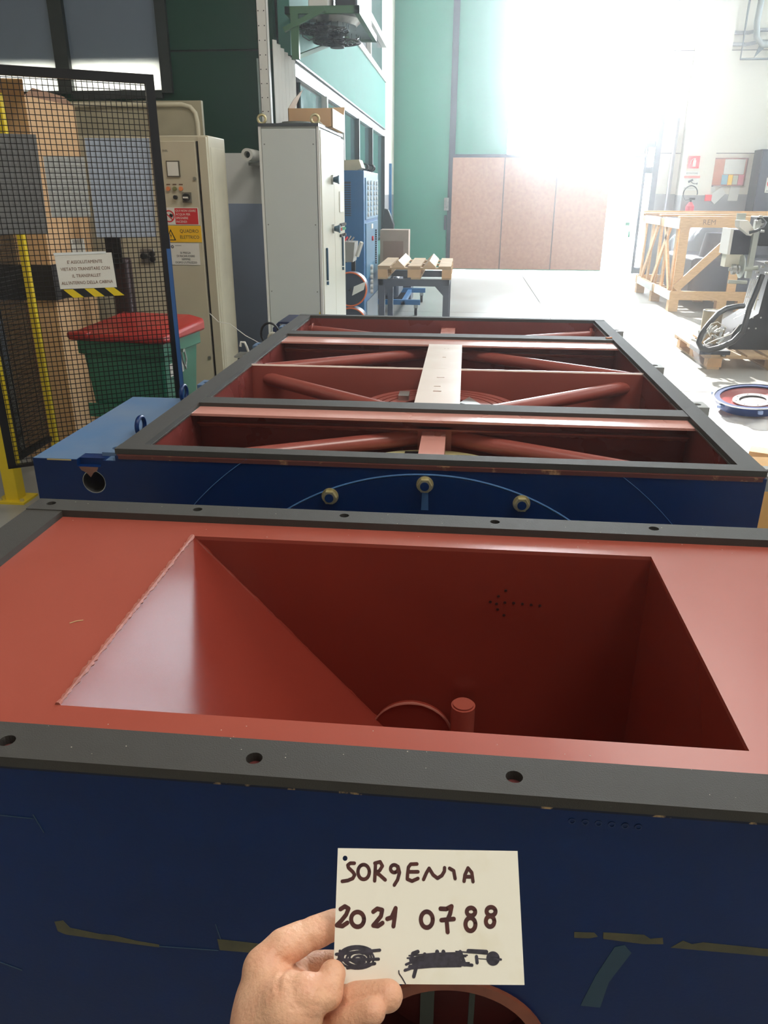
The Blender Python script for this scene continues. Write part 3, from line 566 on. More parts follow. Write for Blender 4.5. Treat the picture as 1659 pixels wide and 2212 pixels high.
# wheelie bin
bn = thing('waste_bin', 'green plastic wheeled waste bin with closed red lid', 'bin', (-1.9, 4.45, 0))
def frus(m, x0, x1, y0, y1, z0, i, z1):
    m.add([(x0 + i, y0 + i, z0), (x1 - i, y0 + i, z0), (x1 - i, y1 - i, z0), (x0 + i, y1 - i, z0), (x0, y0, z1), (x1, y0, z1), (x1, y1, z1), (x0, y1, z1)], [(0, 3, 2, 1), (4, 5, 6, 7), (0, 1, 5, 4), (1, 2, 6, 5), (2, 3, 7, 6), (3, 0, 4, 7)]); return m
RB = Matrix.Translation((-1.895, 4.46, 0)) @ Matrix.Rotation(-.12, 4, 'Z')
def bx(m): m.v = [tuple(RB @ Vector(v)) for v in m.v]; return m
bx(frus(MB(), -.255, .255, -.22, .24, .08, .05, .85)).build('body', BING, bn, bevel=.02)
bx(MB().box(-.268, .268, -.235, .25, .79, .87)).build('rim', BING, bn, bevel=.008)
bx(MB().box(-.255, -.05, -.232, -.215, .42, .50)).build('rib', BING, bn, bevel=.004)
ld = bx(MB().add([(-.30, -.27, .87), (.30, -.27, .87), (.30, .26, .87), (-.30, .26, .87), (-.30, -.27, .905), (.30, -.27, .905), (.30, .26, .935), (-.30, .26, .935), (-.22, -.19, .935), (.22, -.19, .935), (.22, .22, .965), (-.22, .22, .965)],
    [(0, 3, 2, 1), (0, 1, 5, 4), (1, 2, 6, 5), (2, 3, 7, 6), (3, 0, 4, 7), (4, 5, 9, 8), (5, 6, 10, 9), (6, 7, 11, 10), (7, 4, 8, 11), (8, 9, 10, 11)])).build('lid', BINR, bn, bevel=.015)
bx(MB().box(-.29, -.16, -.29, -.2, .885, .92)).build('lid_grip', BINR, ld, bevel=.01)
bx(MB().cyl((.258, -.05, .80), (.30, -.05, .80), .01, 10).tube([(.28, -.05, .80), (.292, -.06, .74), (.292, -.03, .69), (.285, .0, .74), (.275, .0, .80)], .006, 8)).build('latch', STEEL, bn)
bx(MB().box(.2445, .2475, -.14, .03, .66, .74)).build('label_patch', PAPER, bn)
for sx_ in (-.24, .24): bx(MB().cyl((sx_ - .02, .2, .08), (sx_ + .02, .2, .08), .08, 24)).build('wheel', BLACKP, bn)
bx(MB().box(-.2, .2, -.18, -.1, 0, .1)).build('foot', BING, bn)
Mx = RB @ frame((.236, -.13, .47), (0, 1, 0), (0, 0, 1)); text('MEC', .085, Mx, mat('emboss_green', (96, 160, 138), .4), bn, ext=.003)
Mx = RB @ frame((.232, -.10, .30), (0, 1, 0), (0, 0, 1)); text('A', .07, Mx, mat('emboss_dark', (20, 60, 46), .4), bn, ext=.003)

# tall cartons
c1 = thing('tall_carton', 'tall open cardboard carton behind the gate mesh, flaps up', 'box', (-2.8, 5.0, 1.22))
B(-3.15, -2.50, 4.68, 5.28, 1.24, 2.15).build('body', CARDB, c1)
MB().prism([(-3.15, 4.68, 2.15), (-2.50, 4.68, 2.15), (-2.40, 4.50, 2.205), (-3.0, 4.46, 2.22)], (0, 0, .005)).build('flap', CARDB, c1)
MB().prism([(-2.505, 4.68, 2.15), (-2.505, 5.28, 2.15), (-2.50, 5.15, 2.19), (-2.51, 4.8, 2.20)], (.005, 0, 0)).build('flap', CARDD, c1)
B(-2.4995, -2.497, 4.98, 5.16, 1.27, 1.37).build('barcode_label', PAPER, c1)
for k in range(9): B(-2.4970, -2.4965, 5.0 + k * .016, 5.006 + k * .016, 1.34, 1.365).build('barcode_line', INKT, c1)
c2 = thing('lower_carton', 'brown carton standing on the floor under the tall carton', 'box', (-2.7, 5.0, 0)); B(-2.88, -2.51, 4.70, 5.26, 0, 1.03).build('body', CARDB, c2)
B(-2.72, -2.68, 4.697, 4.70, 0, 1.0).build('tape', CARDD, c2)
tag(B(-3.16, -2.49, 4.67, 5.29, 1.03, 1.24).build('dark_tray', mat('dark_tray', (30, 26, 28), .7)), 'black tray layer between the two stacked cartons', 'tray')
t = thing('maroon_duct', 'dark maroon bent duct between the cartons and the beige cabinet', 'duct', (-2.3, 5.2, 0)); 
MB().box(-2.32, -2.20, 5.1, 5.2, .0, 1.25).build('lower_duct', mat('maroon_dark', (50, 24, 28), .5), t, bevel=.02); MB().box(-2.33, -2.27, 5.1, 5.18, 1.2, 1.62).build('upper_duct', mat('maroon_dark', (50, 24, 28), .5), t); MB().box(-2.32, -2.22, 5.08, 5.1, 1.22, 1.40).build('duct_plate', BLACKM, t)

# beige switch cabinet
bc = thing('beige_cabinet', 'beige steel switch cabinet with safety signs behind the waste bin', 'cabinet', (-2.2, 5.75, 0))
B(-2.72, -1.735, 5.56, 5.94, 0, 2.0).build('body', BEIGE, bc, bevel=.006)
dr = B(-2.70, -1.815, 5.525, 5.558, .12, 1.965).build('door', BEIGE, bc, bevel=.004)
B(-1.812, -1.80, 5.545, 5.562, .12, 1.965).build('door_gap', DARK, bc); B(-1.797, -1.740, 5.53, 5.56, .06, 1.99).build('side_post', BEIGE, bc, bevel=.003)
B(-1.7355, -1.733, 5.60, 5.90, .1, 1.93).build('side_panel', mat('beige_side', (214, 206, 182), .45), bc, bevel=.001)
for x, z, w_ in ((-1.978, 1.79, .045),):
    o = B(x - w_, x + w_, 5.515, 5.525, z - .045, z + .055).build('ammeter', mat('meter_frame', (90, 84, 70), .5), dr); B(x - w_ + .007, x + w_ - .007, 5.513, 5.515, z - .038, z + .048).build('meter_face', PAPER, o)
for x, m_ in ((-2.024, ORANGE), (-1.980, mat('olive_lamp', (130, 130, 80), .4)), (-1.936, ORANGE)):
    MB().cyl((x, 5.525, 1.672), (x, 5.512, 1.672), .014, 16).build('pilot_lamp', m_, dr); B(x - .013, x + .013, 5.523, 5.525, 1.695, 1.702).build('tag_plate', mat('tag_brown', (110, 80, 64), .5), dr)
MB().cyl((-1.978, 5.525, 1.618), (-1.978, 5.50, 1.618), .013, 14).build('selector', BLACKP, dr)
o = B(-1.93, -1.868, 5.512, 5.525, 1.585, 1.650).build('switch_plate', mat('switch_silver', (120, 116, 104), .4), dr); MB().cyl((-1.899, 5.512, 1.618), (-1.899, 5.49, 1.618), .024, 20).build('knob', BLACKP, o); B(-1.917, -1.882, 5.486, 5.49, 1.612, 1.622).build('knob_pointer', PAPER, o)
for z in (1.735, .53): MB().cyl((-1.835, 5.525, z), (-1.835, 5.515, z), .011, 16).build('lock', STEEL, dr)
hd = B(-2.27, -2.17, 5.515, 5.525, 1.185, 1.285).build('handle_plate', STEEL, dr, bevel=.01); MB().cyl((-2.24, 5.515, 1.235), (-2.24, 5.48, 1.235), .02, 16).cyl((-2.18, 5.515, 1.25), (-2.18, 5.49, 1.25), .018, 16).cyl((-2.18, 5.515, 1.215), (-2.18, 5.49, 1.215), .018, 16).build('handle_knob', BLACKP, hd)
text('ENEL', .018, XZ(-2.045, 5.5245, 1.90), mat('name_grey', (100, 96, 84), .5), dr, 'nameplate')
# signs on the beige door
sg = thing('no_water_sign', 'red and white sign forbidding water on fires, beige cabinet', 'sign', (-1.93, 5.52, 1.5))
B(-2.075, -1.828, 5.521, 5.524, 1.442, 1.553).build('plate', PAPER, sg); B(-1.995, -1.834, 5.520, 5.521, 1.446, 1.549).build('red_field', SIGNR, sg)
MB().ringd((-2.038, 5.5205, 1.497), .031, .039, (0, -1, 0), .001, 32).bar((-2.063, 5.5195, 1.520), (-2.013, 5.5195, 1.474), .0015, .007).build('ban_ring', SIGNR, sg)
MB().prism([(-2.03, 5.5203, 1.515), (-2.008, 5.5203, 1.507), (-2.016, 5.5203, 1.487), (-2.04, 5.5203, 1.497)], (0, -.0005, 0)).build('bucket_mark', BLACKP, sg)
for i, l in enumerate(('QUI NON USARE', 'ACQUA PER', 'SPEGNERE', 'INCENDI')): text(l, .0205, XZ(-1.990, 5.5197, 1.526 - i * .0235), PAPER, sg, sx=.92)
sg = thing('electric_panel_sign', 'yellow electrical panel warning sign with lightning triangle', 'sign', (-1.93, 5.52, 1.39))
B(-2.075, -1.820, 5.521, 5.524, 1.329, 1.436).build('plate', SIGNY, sg)
MB().prism([(-2.072, 5.5205, 1.340), (-2.003, 5.5205, 1.340), (-2.037, 5.5205, 1.415)], (0, -.0006, 0)).build('triangle', BLACKP, sg)
MB().prism([(-2.061, 5.5197, 1.346), (-2.014, 5.5197, 1.346), (-2.037, 5.5197, 1.401)], (0, -.0004, 0)).build('triangle_field', SIGNY, sg)
MB().prism([(-2.034, 5.519, 1.39), (-2.044, 5.519, 1.368), (-2.037, 5.519, 1.370), (-2.040, 5.519, 1.350), (-2.030, 5.519, 1.374), (-2.036, 5.519, 1.372)], (0, -.0004, 0)).build('bolt_mark', BLACKP, sg)
text('QUADRO', .031, XZ(-1.905, 5.5205, 1.391), INKT, sg, align='CENTER'); text('ELETTRICO', .031, XZ(-1.905, 5.5205, 1.352), INKT, sg, align='CENTER', sx=.88)
sg = thing('close_door_notice', 'white paper notice asking to reclose after use, beige cabinet door', 'sign', (-1.94, 5.52, 1.25))
B(-2.055, -1.845, 5.521, 5.524, 1.178, 1.322).build('sheet', PAPER, sg)
MB().ringd((-2.035, 5.5205, 1.298), .004, .011, (0, -1, 0), .0006, 20).build('round_mark', mat('mark_grey', (110, 110, 112), .6), sg)
B(-2.015, -1.97, 5.5205, 5.521, 1.305, 1.308).build('small_print', mat('mark_grey', (110, 110, 112), .6), sg); 
for i, l in enumerate(('SI PREGA', 'DI RICHIUDERE', 'SEMPRE', "DOPO L'UTILIZZO")): text(l, .019, XZ(-1.945, 5.5205, 1.252 - i * .0215), INKT, sg, align='CENTER')
# beige board with rounded conduit frame behind
t = thing('beige_board', 'beige sheet board with rounded tube edge above the beige cabinet', 'board', (-2.4, 6.1, 0))
B(-2.95, -1.94, 6.12, 6.16, .0, 2.262).build('board', mat('beige_dull', (168, 160, 136), .6), t)
MB().tube([(-2.95, 6.11, 2.235), (-2.08, 6.11, 2.235), (-2.02, 6.11, 2.22), (-1.985, 6.11, 2.18), (-1.975, 6.11, 2.12), (-1.975, 6.11, .0)], .016, 10).build('tube_edge', BEIGE, t)
# paper roll
t = thing('paper_roll', 'white paper roll lying end-on against the wall left of the grey cabinet', 'roll', (-1.80, 6.86, 1.9))
MB().cyl((-1.80, 6.78, 1.935), (-1.80, 7.09, 1.935), .048, 28, hollow=.026).build('paper', PAPER, t); MB().cyl((-1.80, 6.86, 1.935), (-1.80, 7.05, 1.935), .026, 20).build('core', DARK, t)
MB().box(-1.85, -1.75, 7.0, 7.09, 1.86, 1.885).build('bracket', STEEL, t)

# ================================================================== GREY CABINET
gc = thing('grey_cabinet', 'tall light grey electrical cabinet with two doors and rotary handles', 'cabinet', (-1.28, 6.6, 0))
B(-1.49, -1.085, 6.03, 7.17, .1, 2.085).build('body', GREYCAB, gc); B(-1.50, -1.07, 6.02, 7.18, 0, .1).build('plinth', BLACKM, gc)
B(-1.505, -1.07, 6.015, 7.185, 2.085, 2.105).build('roof', mat('roof_dark', (60, 64, 70), .4), gc)
sp = B(-1.485, -1.09, 6.018, 6.03, .12, 2.07).build('side_panel', GREYCAB, gc, bevel=.004)
for x in (-1.465, -1.11):
    for z in (.35, .95, 1.97, 1.43): MB().cyl((x, 6.018, z), (x, 6.015, z), .005, 10).build('screw', mat('screw_grey', (130, 134, 132), .4), sp)
MB().box(-1.087, -1.068, 6.022, 6.045, .1, 2.085).box(-1.507, -1.488, 6.022, 6.045, .1, 2.085).build('corner_post', WHITE, gc)
B(-1.0885, -1.0865, 6.0165, 6.0215, .1, 2.085).build('corner_seam', DARK, gc)
ds = []
for y0, y1 in ((6.05, 6.605), (6.613, 7.16)): ds.append(B(-1.083, -1.060, y0, y1, .12, 2.065).build('door', GREYDOOR, gc, bevel=.005))
def rot(y, z, par):
    o = MB().cyl((-1.06, y, z), (-1.045, y, z), .035, 24).build('rotary_plate', STEEL, par); MB().cyl((-1.045, y, z), (-1.01, y, z), .018, 16, r2=.028).cyl((-1.01, y, z), (-1.0, y, z), .032, 16).build('rotary_knob', mat('teal_knob', (30, 70, 90), .4), par)
rot(6.50, 1.745, ds[0]); rot(6.50, 1.385, ds[0])
for y, z, par in ((6.17, 1.16, ds[0]), (6.98, 1.2, ds[1])):
    MB().box(-1.06, -1.045, y - .012, y + .012, z - .14, z + .10).build('swing_handle', mat('teal_handle', (22, 70, 96), .35), par, bevel=.004)
    MB().cyl((-1.06, y + .0, z - .16), (-1.045, y, z - .16), .014, 14).build('lock', mat('teal_handle', (22, 70, 96), .35), par)
o = B(-1.06, -1.052, 6.72 + .02, 6.92 + .02, 1.50, 1.66).build('display', PAPER, ds[1]); o.location.y = .12
for row, z, ms in ((0, 1.40, None), (1, 1.315, None)):
    for k in range(7):
        y = 6.86 + k * .042
        if row == 1 and k in (2, 4): continue
        MB().cyl((-1.06, y, z), (-1.042, y, z), .012, 12).build('push_button', BLACKP, ds[1])
        if row == 0: MB().cyl((-1.06, y, z - .035), (-1.045, y, z - .035), .011, 12).build('push_button', mat('button_green', (40, 160, 110), .4) if k > 1 else SIGNR, ds[1])
MB().tube([(-1.095, 6.012, .80), (-1.095, 6.008, .6), (-1.09, 6.008, .3), (-1.095, 6.01, .05)], .004, 6).build('earth_wire', YEL, gc)
for x, y in ((-1.485, 6.06), (-1.10, 6.06), (-1.10, 7.13), (-1.485, 7.13)):
    e = MB().tube([(x + .028 * math.cos(a), y, 2.135 + .028 * math.sin(a)) for a in [2 * PI * i / 20 for i in range(20)]], .009, 8, closed=True).build('lifting_eye', ZINC, gc)
t = thing('drum_cover', 'round grey drum cover lying on top of the grey cabinet', 'cover', (-1.25, 6.25, 2.105)); MB().cyl((-1.27, 6.25, 2.105), (-1.27, 6.25, 2.118), .14, 32).cyl((-1.27, 6.25, 2.118), (-1.27, 6.25, 2.128), .11, 32).build('disc', mat('lid_grey', (110, 116, 112), .4), t)
t = thing('open_carton', 'open brown carton on top of the grey cabinet', 'box', (-1.2, 6.7, 2.105))
ZT_, ZO = 2.106, 2.235
MB().box(-1.37, -1.365, 6.42, 7.02, ZT_, ZO).box(-1.04, -1.035, 6.42, 7.02, ZT_, ZO).box(-1.37, -1.035, 6.42, 6.425, ZT_, ZO).box(-1.37, -1.035, 7.015, 7.02, ZT_, ZO).box(-1.37, -1.035, 6.42, 7.02, ZT_, ZT_ + .004).build('body', CARDB, t)
MB().prism([(-1.37, 7.015, ZO), (-1.035, 7.015, ZO), (-1.04, 7.12, ZO + .07), (-1.35, 7.12, ZO + .06)], (0, .004, 0)).build('flap', CARDB, t)
MB().prism([(-1.37, 6.43, ZO), (-1.37, 6.62, ZO), (-1.31, 6.58, ZO + .12), (-1.27, 6.50, ZO + .13), (-1.33, 6.44, ZO + .06)], (.004, 0, 0)).build('flap', mat('carton_inner', (214, 200, 184), .7), t)
B(-1.034, -1.032, 6.44, 7.0, ZT_, ZO).build('white_side', PAPER, t)
t = thing('crumpled_paper', 'crumpled white paper on top of the grey cabinet', 'paper', (-1.1, 6.3, 2.105))
MB().prism([(-1.16, 6.2, 2.106), (-1.08, 6.2, 2.108), (-1.075, 6.34, 2.11), (-1.15, 6.36, 2.106)], (0, 0, .004)).prism([(-1.15, 6.22, 2.11), (-1.10, 6.21, 2.135), (-1.085, 6.30, 2.115), (-1.14, 6.3, 2.125)], (0, 0, .003)).build('sheet', PAPER, t)

# ================================================================== FAN UNIT on the cabin wall
fu = thing('fan_unit', 'green angle-iron bracket carrying round black fans under a metal cowl', 'fan', (-1.3, 7.8, 3.0))
X0, X1, Y0, Y1, ZF = -1.49, -.90, 7.0, 8.3, 3.0
MB().box(X0, X1, Y0, Y0 + .04, ZF - .05, ZF + .0).box(X0, X1, Y1 - .04, Y1, ZF - .05, ZF).box(X1 - .04, X1, Y0, Y1, ZF - .05, ZF).box(X0, X0 + .04, Y0, Y1, ZF - .05, ZF).build('angle_frame', GANGLE, fu)
B(-1.445, -1.385, Y0, Y0 + .05, 2.64, ZF - .05).build('leg', GANGLE, fu)
MB().bar((-1.41, 7.05, 2.66), (-1.15, 8.1, 2.96), .03).build('brace', GANGLE, fu); MB().bar((-1.50, 7.0, 2.84), (-1.17, 7.0, 2.98), .035).build('brace', GANGLE, fu)
B(X0 + .04, X1 - .04, Y0 + .04, Y1 - .04, ZF - .03, ZF - .02).build('cowl_plate', STEEL, fu)
MB().cyl((-1.20, 7.42, ZF - .03), (-1.20, 7.42, ZF - .07), .27, 40, r2=.22).build('cowl', STEEL, fu)
for fx, fy, fr_ in ((-1.25, 7.30, .225), (-1.14, 7.42, .20)):
    g_ = MB(); ZF = 3.0 if fr_ > .21 else 2.935
    for k in range(5): rr = fr_ * (1 - k * .18); g_.tube([(fx + rr * math.cos(a), fy + rr * math.sin(a), ZF - .12 - .006 * k) for a in [2 * PI * i / 32 for i in range(32)]], .004, 5, closed=True)
    for k in range(24): a = 2 * PI * k / 24; g_.tube([(fx + fr_ * math.cos(a), fy + fr_ * math.sin(a), ZF - .08), (fx + fr_ * math.cos(a), fy + fr_ * math.sin(a), ZF - .12), (fx, fy, ZF - .15)], .003, 4)
    g_.build('fan_guard', BLACKP, fu); MB().cyl((fx, fy, ZF - .05), (fx, fy, ZF - .16), .06, 20).build('fan_motor', BLACKP, fu)
    for k in range(5):
        a = 2 * PI * k / 5; c_, s_ = math.cos(a), math.sin(a)
        MB().prism([(fx + c_ * .05 - s_ * .03, fy + s_ * .05 + c_ * .03, ZF - .09), (fx + c_ * .05 + s_ * .03, fy + s_ * .05 - c_ * .03, ZF - .11), (fx + c_ * fr_ * .9 + s_ * .06, fy + s_ * fr_ * .9 - c_ * .06, ZF - .11), (fx + c_ * fr_ * .9 - s_ * .05, fy + s_ * fr_ * .9 + c_ * .05, ZF - .085)], (0, 0, .004)).build('fan_blade', BLACKP, fu)
ZF = 3.0
MB().tube([(-1.38, 7.1, ZF - .08), (-1.37, 7.1, ZF - .19), (-1.33, 7.15, ZF - .21), (-1.25, 7.25, ZF - .16)], .005, 6).build('cable', BLACKP, fu)
tag(B(-1.32, -1.16, 7.1, 7.4, ZF, ZF + .35).build('white_unit', WHITE, None, bevel=.01), 'white boxed unit standing on the green fan bracket', 'unit')
tag(B(-1.12, -.94, 7.2, 8.2, ZF, ZF + .30).build('black_motor_box', BLACKM, None, bevel=.02), 'black motor box on the right of the fan bracket', 'motor')

# ================================================================== BLUE MACHINE CABINET, racks behind the grey cabinet
bl = thing('blue_cabinet', 'tall blue machine control cabinet with studded front behind the grey cabinet', 'cabinet', (-1.2, 9.4, 0))
B(-1.48, -1.10, 8.85, 10.25, 0, 1.87).build('body', CABB, bl, bevel=.006)
vg = B(-1.44, -1.24, 8.842, 8.85, 1.42, 1.76).build('vent_grille', mat('vent_dark', (40, 60, 80), .5), bl)
for k in range(14): B(-1.44, -1.24, 8.835, 8.842, 1.43 + k * .023, 1.44 + k * .023).build('louvre', CABB, vg)
p1 = B(-1.10, -1.088, 8.95, 10.15, 1.38, 1.80).build('upper_panel', CABL, bl); 
for i in range(4):
    for j in range(7):
        MB().cyl((-1.088, 9.08 + i * .28 + .04 * (i // 2), 1.43 + j * .054), (-1.07, 9.08 + i * .28 + .04 * (i // 2), 1.43 + j * .054), .024, 12).build('round_stud', WHITE, p1)
p2 = B(-1.10, -1.088, 8.95, 10.15, .75, 1.34).build('middle_panel', mat('mid_blue', (70, 126, 160), .35), bl)
for j in range(6): MB().cyl((-1.088, 9.35, .58 + j * .055), (-1.06, 9.35, .58 + j * .055), .026, 12).build('white_button', PAPER, bl)
MB().cyl((-1.088, 9.5, 1.16), (-1.07, 9.5, 1.16), .026, 12).build('red_button', SIGNR, p2); B(-1.088, -1.08, 9.4, 9.55, 1.27, 1.32).build('name_tag', PAPER, p2)
for j in range(16): MB().cyl((-1.088, 9.85, .86 + j * .025), (-1.07, 9.85, .86 + j * .025), .01, 8).build('toggle', BLACKP, p2)
B(-1.10, -1.088, 9.0, 10.15, .05, .50).build('lower_panel', mat('lower_grey', (160, 176, 190), .3), bl)
tag(MB().prism([(-1.42, 9.0, 1.87), (-1.20, 9.0, 1.87), (-1.14, 9.0, 1.90), (-1.17, 9.0, 1.98), (-1.42, 9.0, 1.97)], (0, .3, 0)).build('carton_piece', mat('carton_cream', (224, 206, 168), .7)), 'cream carton on top of the blue cabinet', 'box')
for k, (x, y) in enumerate(((-1.16, 9.4), (-1.12, 9.6), (-1.14, 9.9))): tag(MB().tube([(x + .04 * math.cos(a), y, 1.885 + .035 + .03 * math.sin(a)) for a in [2 * PI * i / 12 for i in range(12)]], .012, 6, closed=True).build('pipe_clip', BLACKP), 'small dark clip on the blue cabinet top, %s' % ('nearest the cream carton', 'middle one of three', 'farthest back')[k], 'clip', 'clips on the blue cabinet')
# shelf with reels between the cabinets
for k, z in enumerate((.62, .27)):
    t = thing('cable_reel', 'dark reel with orange rim, %s, below the grey tray' % ('upper one of the pair' if k == 0 else 'lower one of the pair'), 'reel', (-1.15, 8.2, z), 'reels beside the blue cabinet')
    MB().cyl((-1.15, 8.1, z + .12), (-1.15, 8.3, z + .12), .16, 32).build('drum', FABB, t); MB().tube([(-1.15 + .165 * math.cos(a), 8.08, z + .12 + .165 * math.sin(a)) for a in [2 * PI * i / 32 for i in range(32)]], .009, 6, closed=True).build('rim', mat('orange_rim', (220, 100, 40), .5), t)
    MB().prism([(-1.13, 8.06, z + .06), (-1.01, 8.06, z + .12), (-.99, 8.06, z + .20), (-1.11, 8.06, z + .15)], (0, .01, 0)).build('label', PAPER, t)
t = thing('reel_stand', 'steel stand holding the two reels beside the blue cabinet', 'stand', (-1.15, 8.2, 0)); MB().box(-1.17, -1.13, 8.32, 8.36, 0, 1.0).box(-1.45, -1.2, 8.2, 8.4, .99, 1.0).cyl((-1.15, 8.0, .74), (-1.15, 8.36, .74), .01, 8).cyl((-1.15, 8.0, .39), (-1.15, 8.36, .39), .01, 8).build('frame', BLACKM, t)
t = thing('parts_tray', 'grey cardboard tray full of small parts in front of the blue cabinet', 'tray', (-1.25, 8.2, 1.0))
MB().prism([(-1.45, 8.15, 1.0), (-1.13, 8.15, 1.0), (-1.11, 8.15, 1.19), (-1.45, 8.15, 1.20)], (0, .28, 0)).build('tray_body', mat('tray_grey', (150, 146, 138), .7), t)
for k in range(9): MB().bar((-1.42 + .033 * k, 8.2 + .02 * (k % 3), 1.20), (-1.40 + .034 * k, 8.25, 1.235 + .01 * (k % 2)), .014).build('small_part', SIGNR if k % 3 == 0 else STEEL, t)
tag(MB().bar((-1.10, 8.25, 1.05), (-1.045, 8.2, 1.19), .03).build('white_tool', PAPER), 'white handled tool leaning over the parts tray edge', 'tool')
# trolley and clutter beyond
t = thing('blue_castor_frame', 'low blue castor trolley on the floor beyond the pallet table', 'trolley', (-1.1, 13, 0))
for y in (11.5, 13.0): MB().box(-1.6, -.62, y, y + .06, .15, .22).build('rail', CABB, t)
MB().box(-1.5, -1.44, 11.5, 13.06, .15, .2).box(-.9, -.84, 11.5, 13.06, .15, .2).build('cross_rail', CABB, t)
for y in (11.53, 13.03):
    for x in (-.68, -1.55): 
        q = MB().box(x - .03, x + .03, y - .02, y + .02, .1, .15).build('castor', STEEL, t); MB().cyl((x - .02, y, .055), (x + .02, y, .055), .055, 16).build('wheel', BLACKP, q)
tag(B(-1.46, -.95, 11.7, 12.6, .22, .52).build('dark_motor', FABB, None, bevel=.04), 'dark blue motor block resting on the blue castor trolley', 'motor')
t = thing('office_chair', 'dark swivel chair beside the blue cabinet end', 'chair', (-1.25, 12.9, 0))
MB().prism([(-1.48, 14.6, 1.0), (-1.30, 14.6, .94), (-1.27, 14.6, 1.13), (-1.38, 14.6, 1.38), (-1.46, 14.6, 1.40)], (0, .08, 0)).build('backrest', BLACKP, t, bevel=.02); B(-1.48, -1.10, 14.2, 14.65, .60, .68).build('seat', BLACKP, t, bevel=.02); MB().cyl((-1.28, 14.4, .08), (-1.28, 14.4, .6), .03, 12).build('column', BLACKP, t)
for k in range(5): a = 2 * PI * k / 5 + .3; MB().bar((-1.28, 14.4, .09), (-1.28 + .2 * math.cos(a), 14.4 + .28 * math.sin(a), .06), .04).build('base_arm', BLACKP, t)
MB().tube([(-1.46, 14.2, .95), (-1.25, 14.2, 1.0), (-1.12, 14.2, .8), (-1.10, 14.2, .64)], .014, 6).build('armrest', BLACKP, t)
tag(B(-1.60, -1.55, 17.0, 17.1, 0, 2.2).build('blue_pole', CABB), 'blue upright pole in front of the gateway left jamb', 'post')
# box behind pallet
t = thing('brown_box', 'brown cardboard box with darker front standing behind the pallet table', 'box', (-1.0, 13.2, 0))
B(-1.38, -.92, 13.2, 13.6, .5, 1.10).build('body', mat('box_brown', (160, 136, 118), .7), t); B(-1.33, -1.0, 13.19, 13.2, .5, .93).build('front_recess', mat('box_dark_brown', (134, 100, 82), .7), t); B(-1.42, -.86, 13.1, 13.7, 0, .5).build('stand', FABB, t)

# ================================================================== PALLET ON STEEL TABLE
tb = thing('steel_table', 'bare steel welded table carrying the small pallet', 'table', (-.58, 9.9, 0))
MB().box(-1.0, -.17, 9.42, 9.48, .635, .715).box(-1.0, -.17, 10.55, 10.6, .635, .715).box(-1.0, -.95, 9.42, 10.6, .635, .715).box(-.22, -.17, 9.42, 10.6, .635, .715).build('top_frame', mat('table_steel', (104, 108, 120), .4, metal=.4), tb)
for x in (-.965, -.205):
    for y in (9.45, 10.57): B(x - .035, x + .035, y - .035, y + .035, 0, .64).build('leg', mat('table_steel', (104, 108, 120), .4, metal=.4), tb)
for q_ in ([(-.93, 9.44, .635), (-.82, 9.44, .635), (-.93, 9.44, .52)], [(-.24, 9.44, .635), (-.34, 9.44, .635), (-.24, 9.44, .53)]): MB().prism(q_, (0, .008, 0)).build('gusset', mat('table_steel', (104, 108, 120), .4, metal=.4), tb)
pl = thing('pallet', 'small wooden pallet on the steel table with two prism cradles', 'pallet', (-.58, 9.95, .715))
for x in (-1.01, -.66, -.26):
    for y in (9.4, 9.95, 10.5): B(x, x + (.11 if x < -.9 else .15 if x < -.5 else .11), y, y + .12, .735, .825).build('block', mat('block_wood', (222, 178, 130), .7), pl)
for x in (-1.01, -.62, -.26): B(x, x + .11, 9.4, 10.62, .715, .735).build('bottom_board', WOODP, pl)
for y in (9.4, 9.95, 10.5): B(-1.01, -.15, y, y + .12, .825, .845).build('stringer', WOODP, pl)
for x0 in (-1.01, -.655, -.30): B(x0, x0 + .145, 9.39, 10.64, .845, .865).build('deck_board', WOODP, pl)
for i, x0 in enumerate((-.84, -.475)):
    t = thing('prism_cradle', ('left' if i == 0 else 'right') + ' ridged wooden cradle block on the small pallet', 'block', (x0 + .07, 10, .845), 'cradles on the small pallet')
    MB().prism([(x0, 9.40, .846), (x0 + .14, 9.40, .846), (x0 + .14, 9.40, .86), (x0 + .07, 9.40, .925), (x0, 9.40, .86)], (0, 1.2, 0)).build('wedge', mat('wedge_wood', (226, 188, 146), .65), t)

# ================================================================== CRATE on the right
cr = thing('slatted_crate', 'tall open pine crate with diagonal braces around wrapped goods', 'crate', (4.0, 13.4, 0))
CX0, CX1, CY0, CY1 = 3.10, 5.4, 12.4, 15.0
def cb(*a, name='slat'): return MB().box(*a).build(name, WOOD, cr)
cb(CX0, CX1, CY0, CY0 + .03, 1.20, 1.33, name='top_rail'); cb(CX0, CX1, CY0, CY0 + .03, .17, .30, name='bottom_rail'); cb(CX0, CX1, CY1 - .03, CY1, 1.28, 1.38, name='top_rail'); cb(CX0, CX1, CY1 - .03, CY1, .17, .3, name='bottom_rail')
cb(CX0, CX0 + .03, CY0 + .03, CY1 - .03, 1.18, 1.30, name='side_rail'); cb(CX0, CX0 + .03, CY0 + .03, CY1 - .03, .17, .29, name='side_rail')
for x in (CX0 + .03, 3.92, 4.62, 5.25): cb(x, x + .13, CY0 + .03, CY0 + .06, .17, 1.33, name='upright')
for y in (12.55, 13.15, 13.6, 14.2, 14.75): cb(CX0 + .03, CX0 + .055, y, y + .12, .17, 1.3, name='upright')
MB().bar((3.17, CY0 + .02, .33), (4.02, CY0 + .02, 1.22), .03, .12, up=(1, 0, -1)).build('diagonal', WOOD, cr); MB().bar((4.75, CY0 + .02, 1.22), (5.3, CY0 + .02, .33), .03, .12, up=(1, 0, 1)).build('diagonal', WOOD, cr)
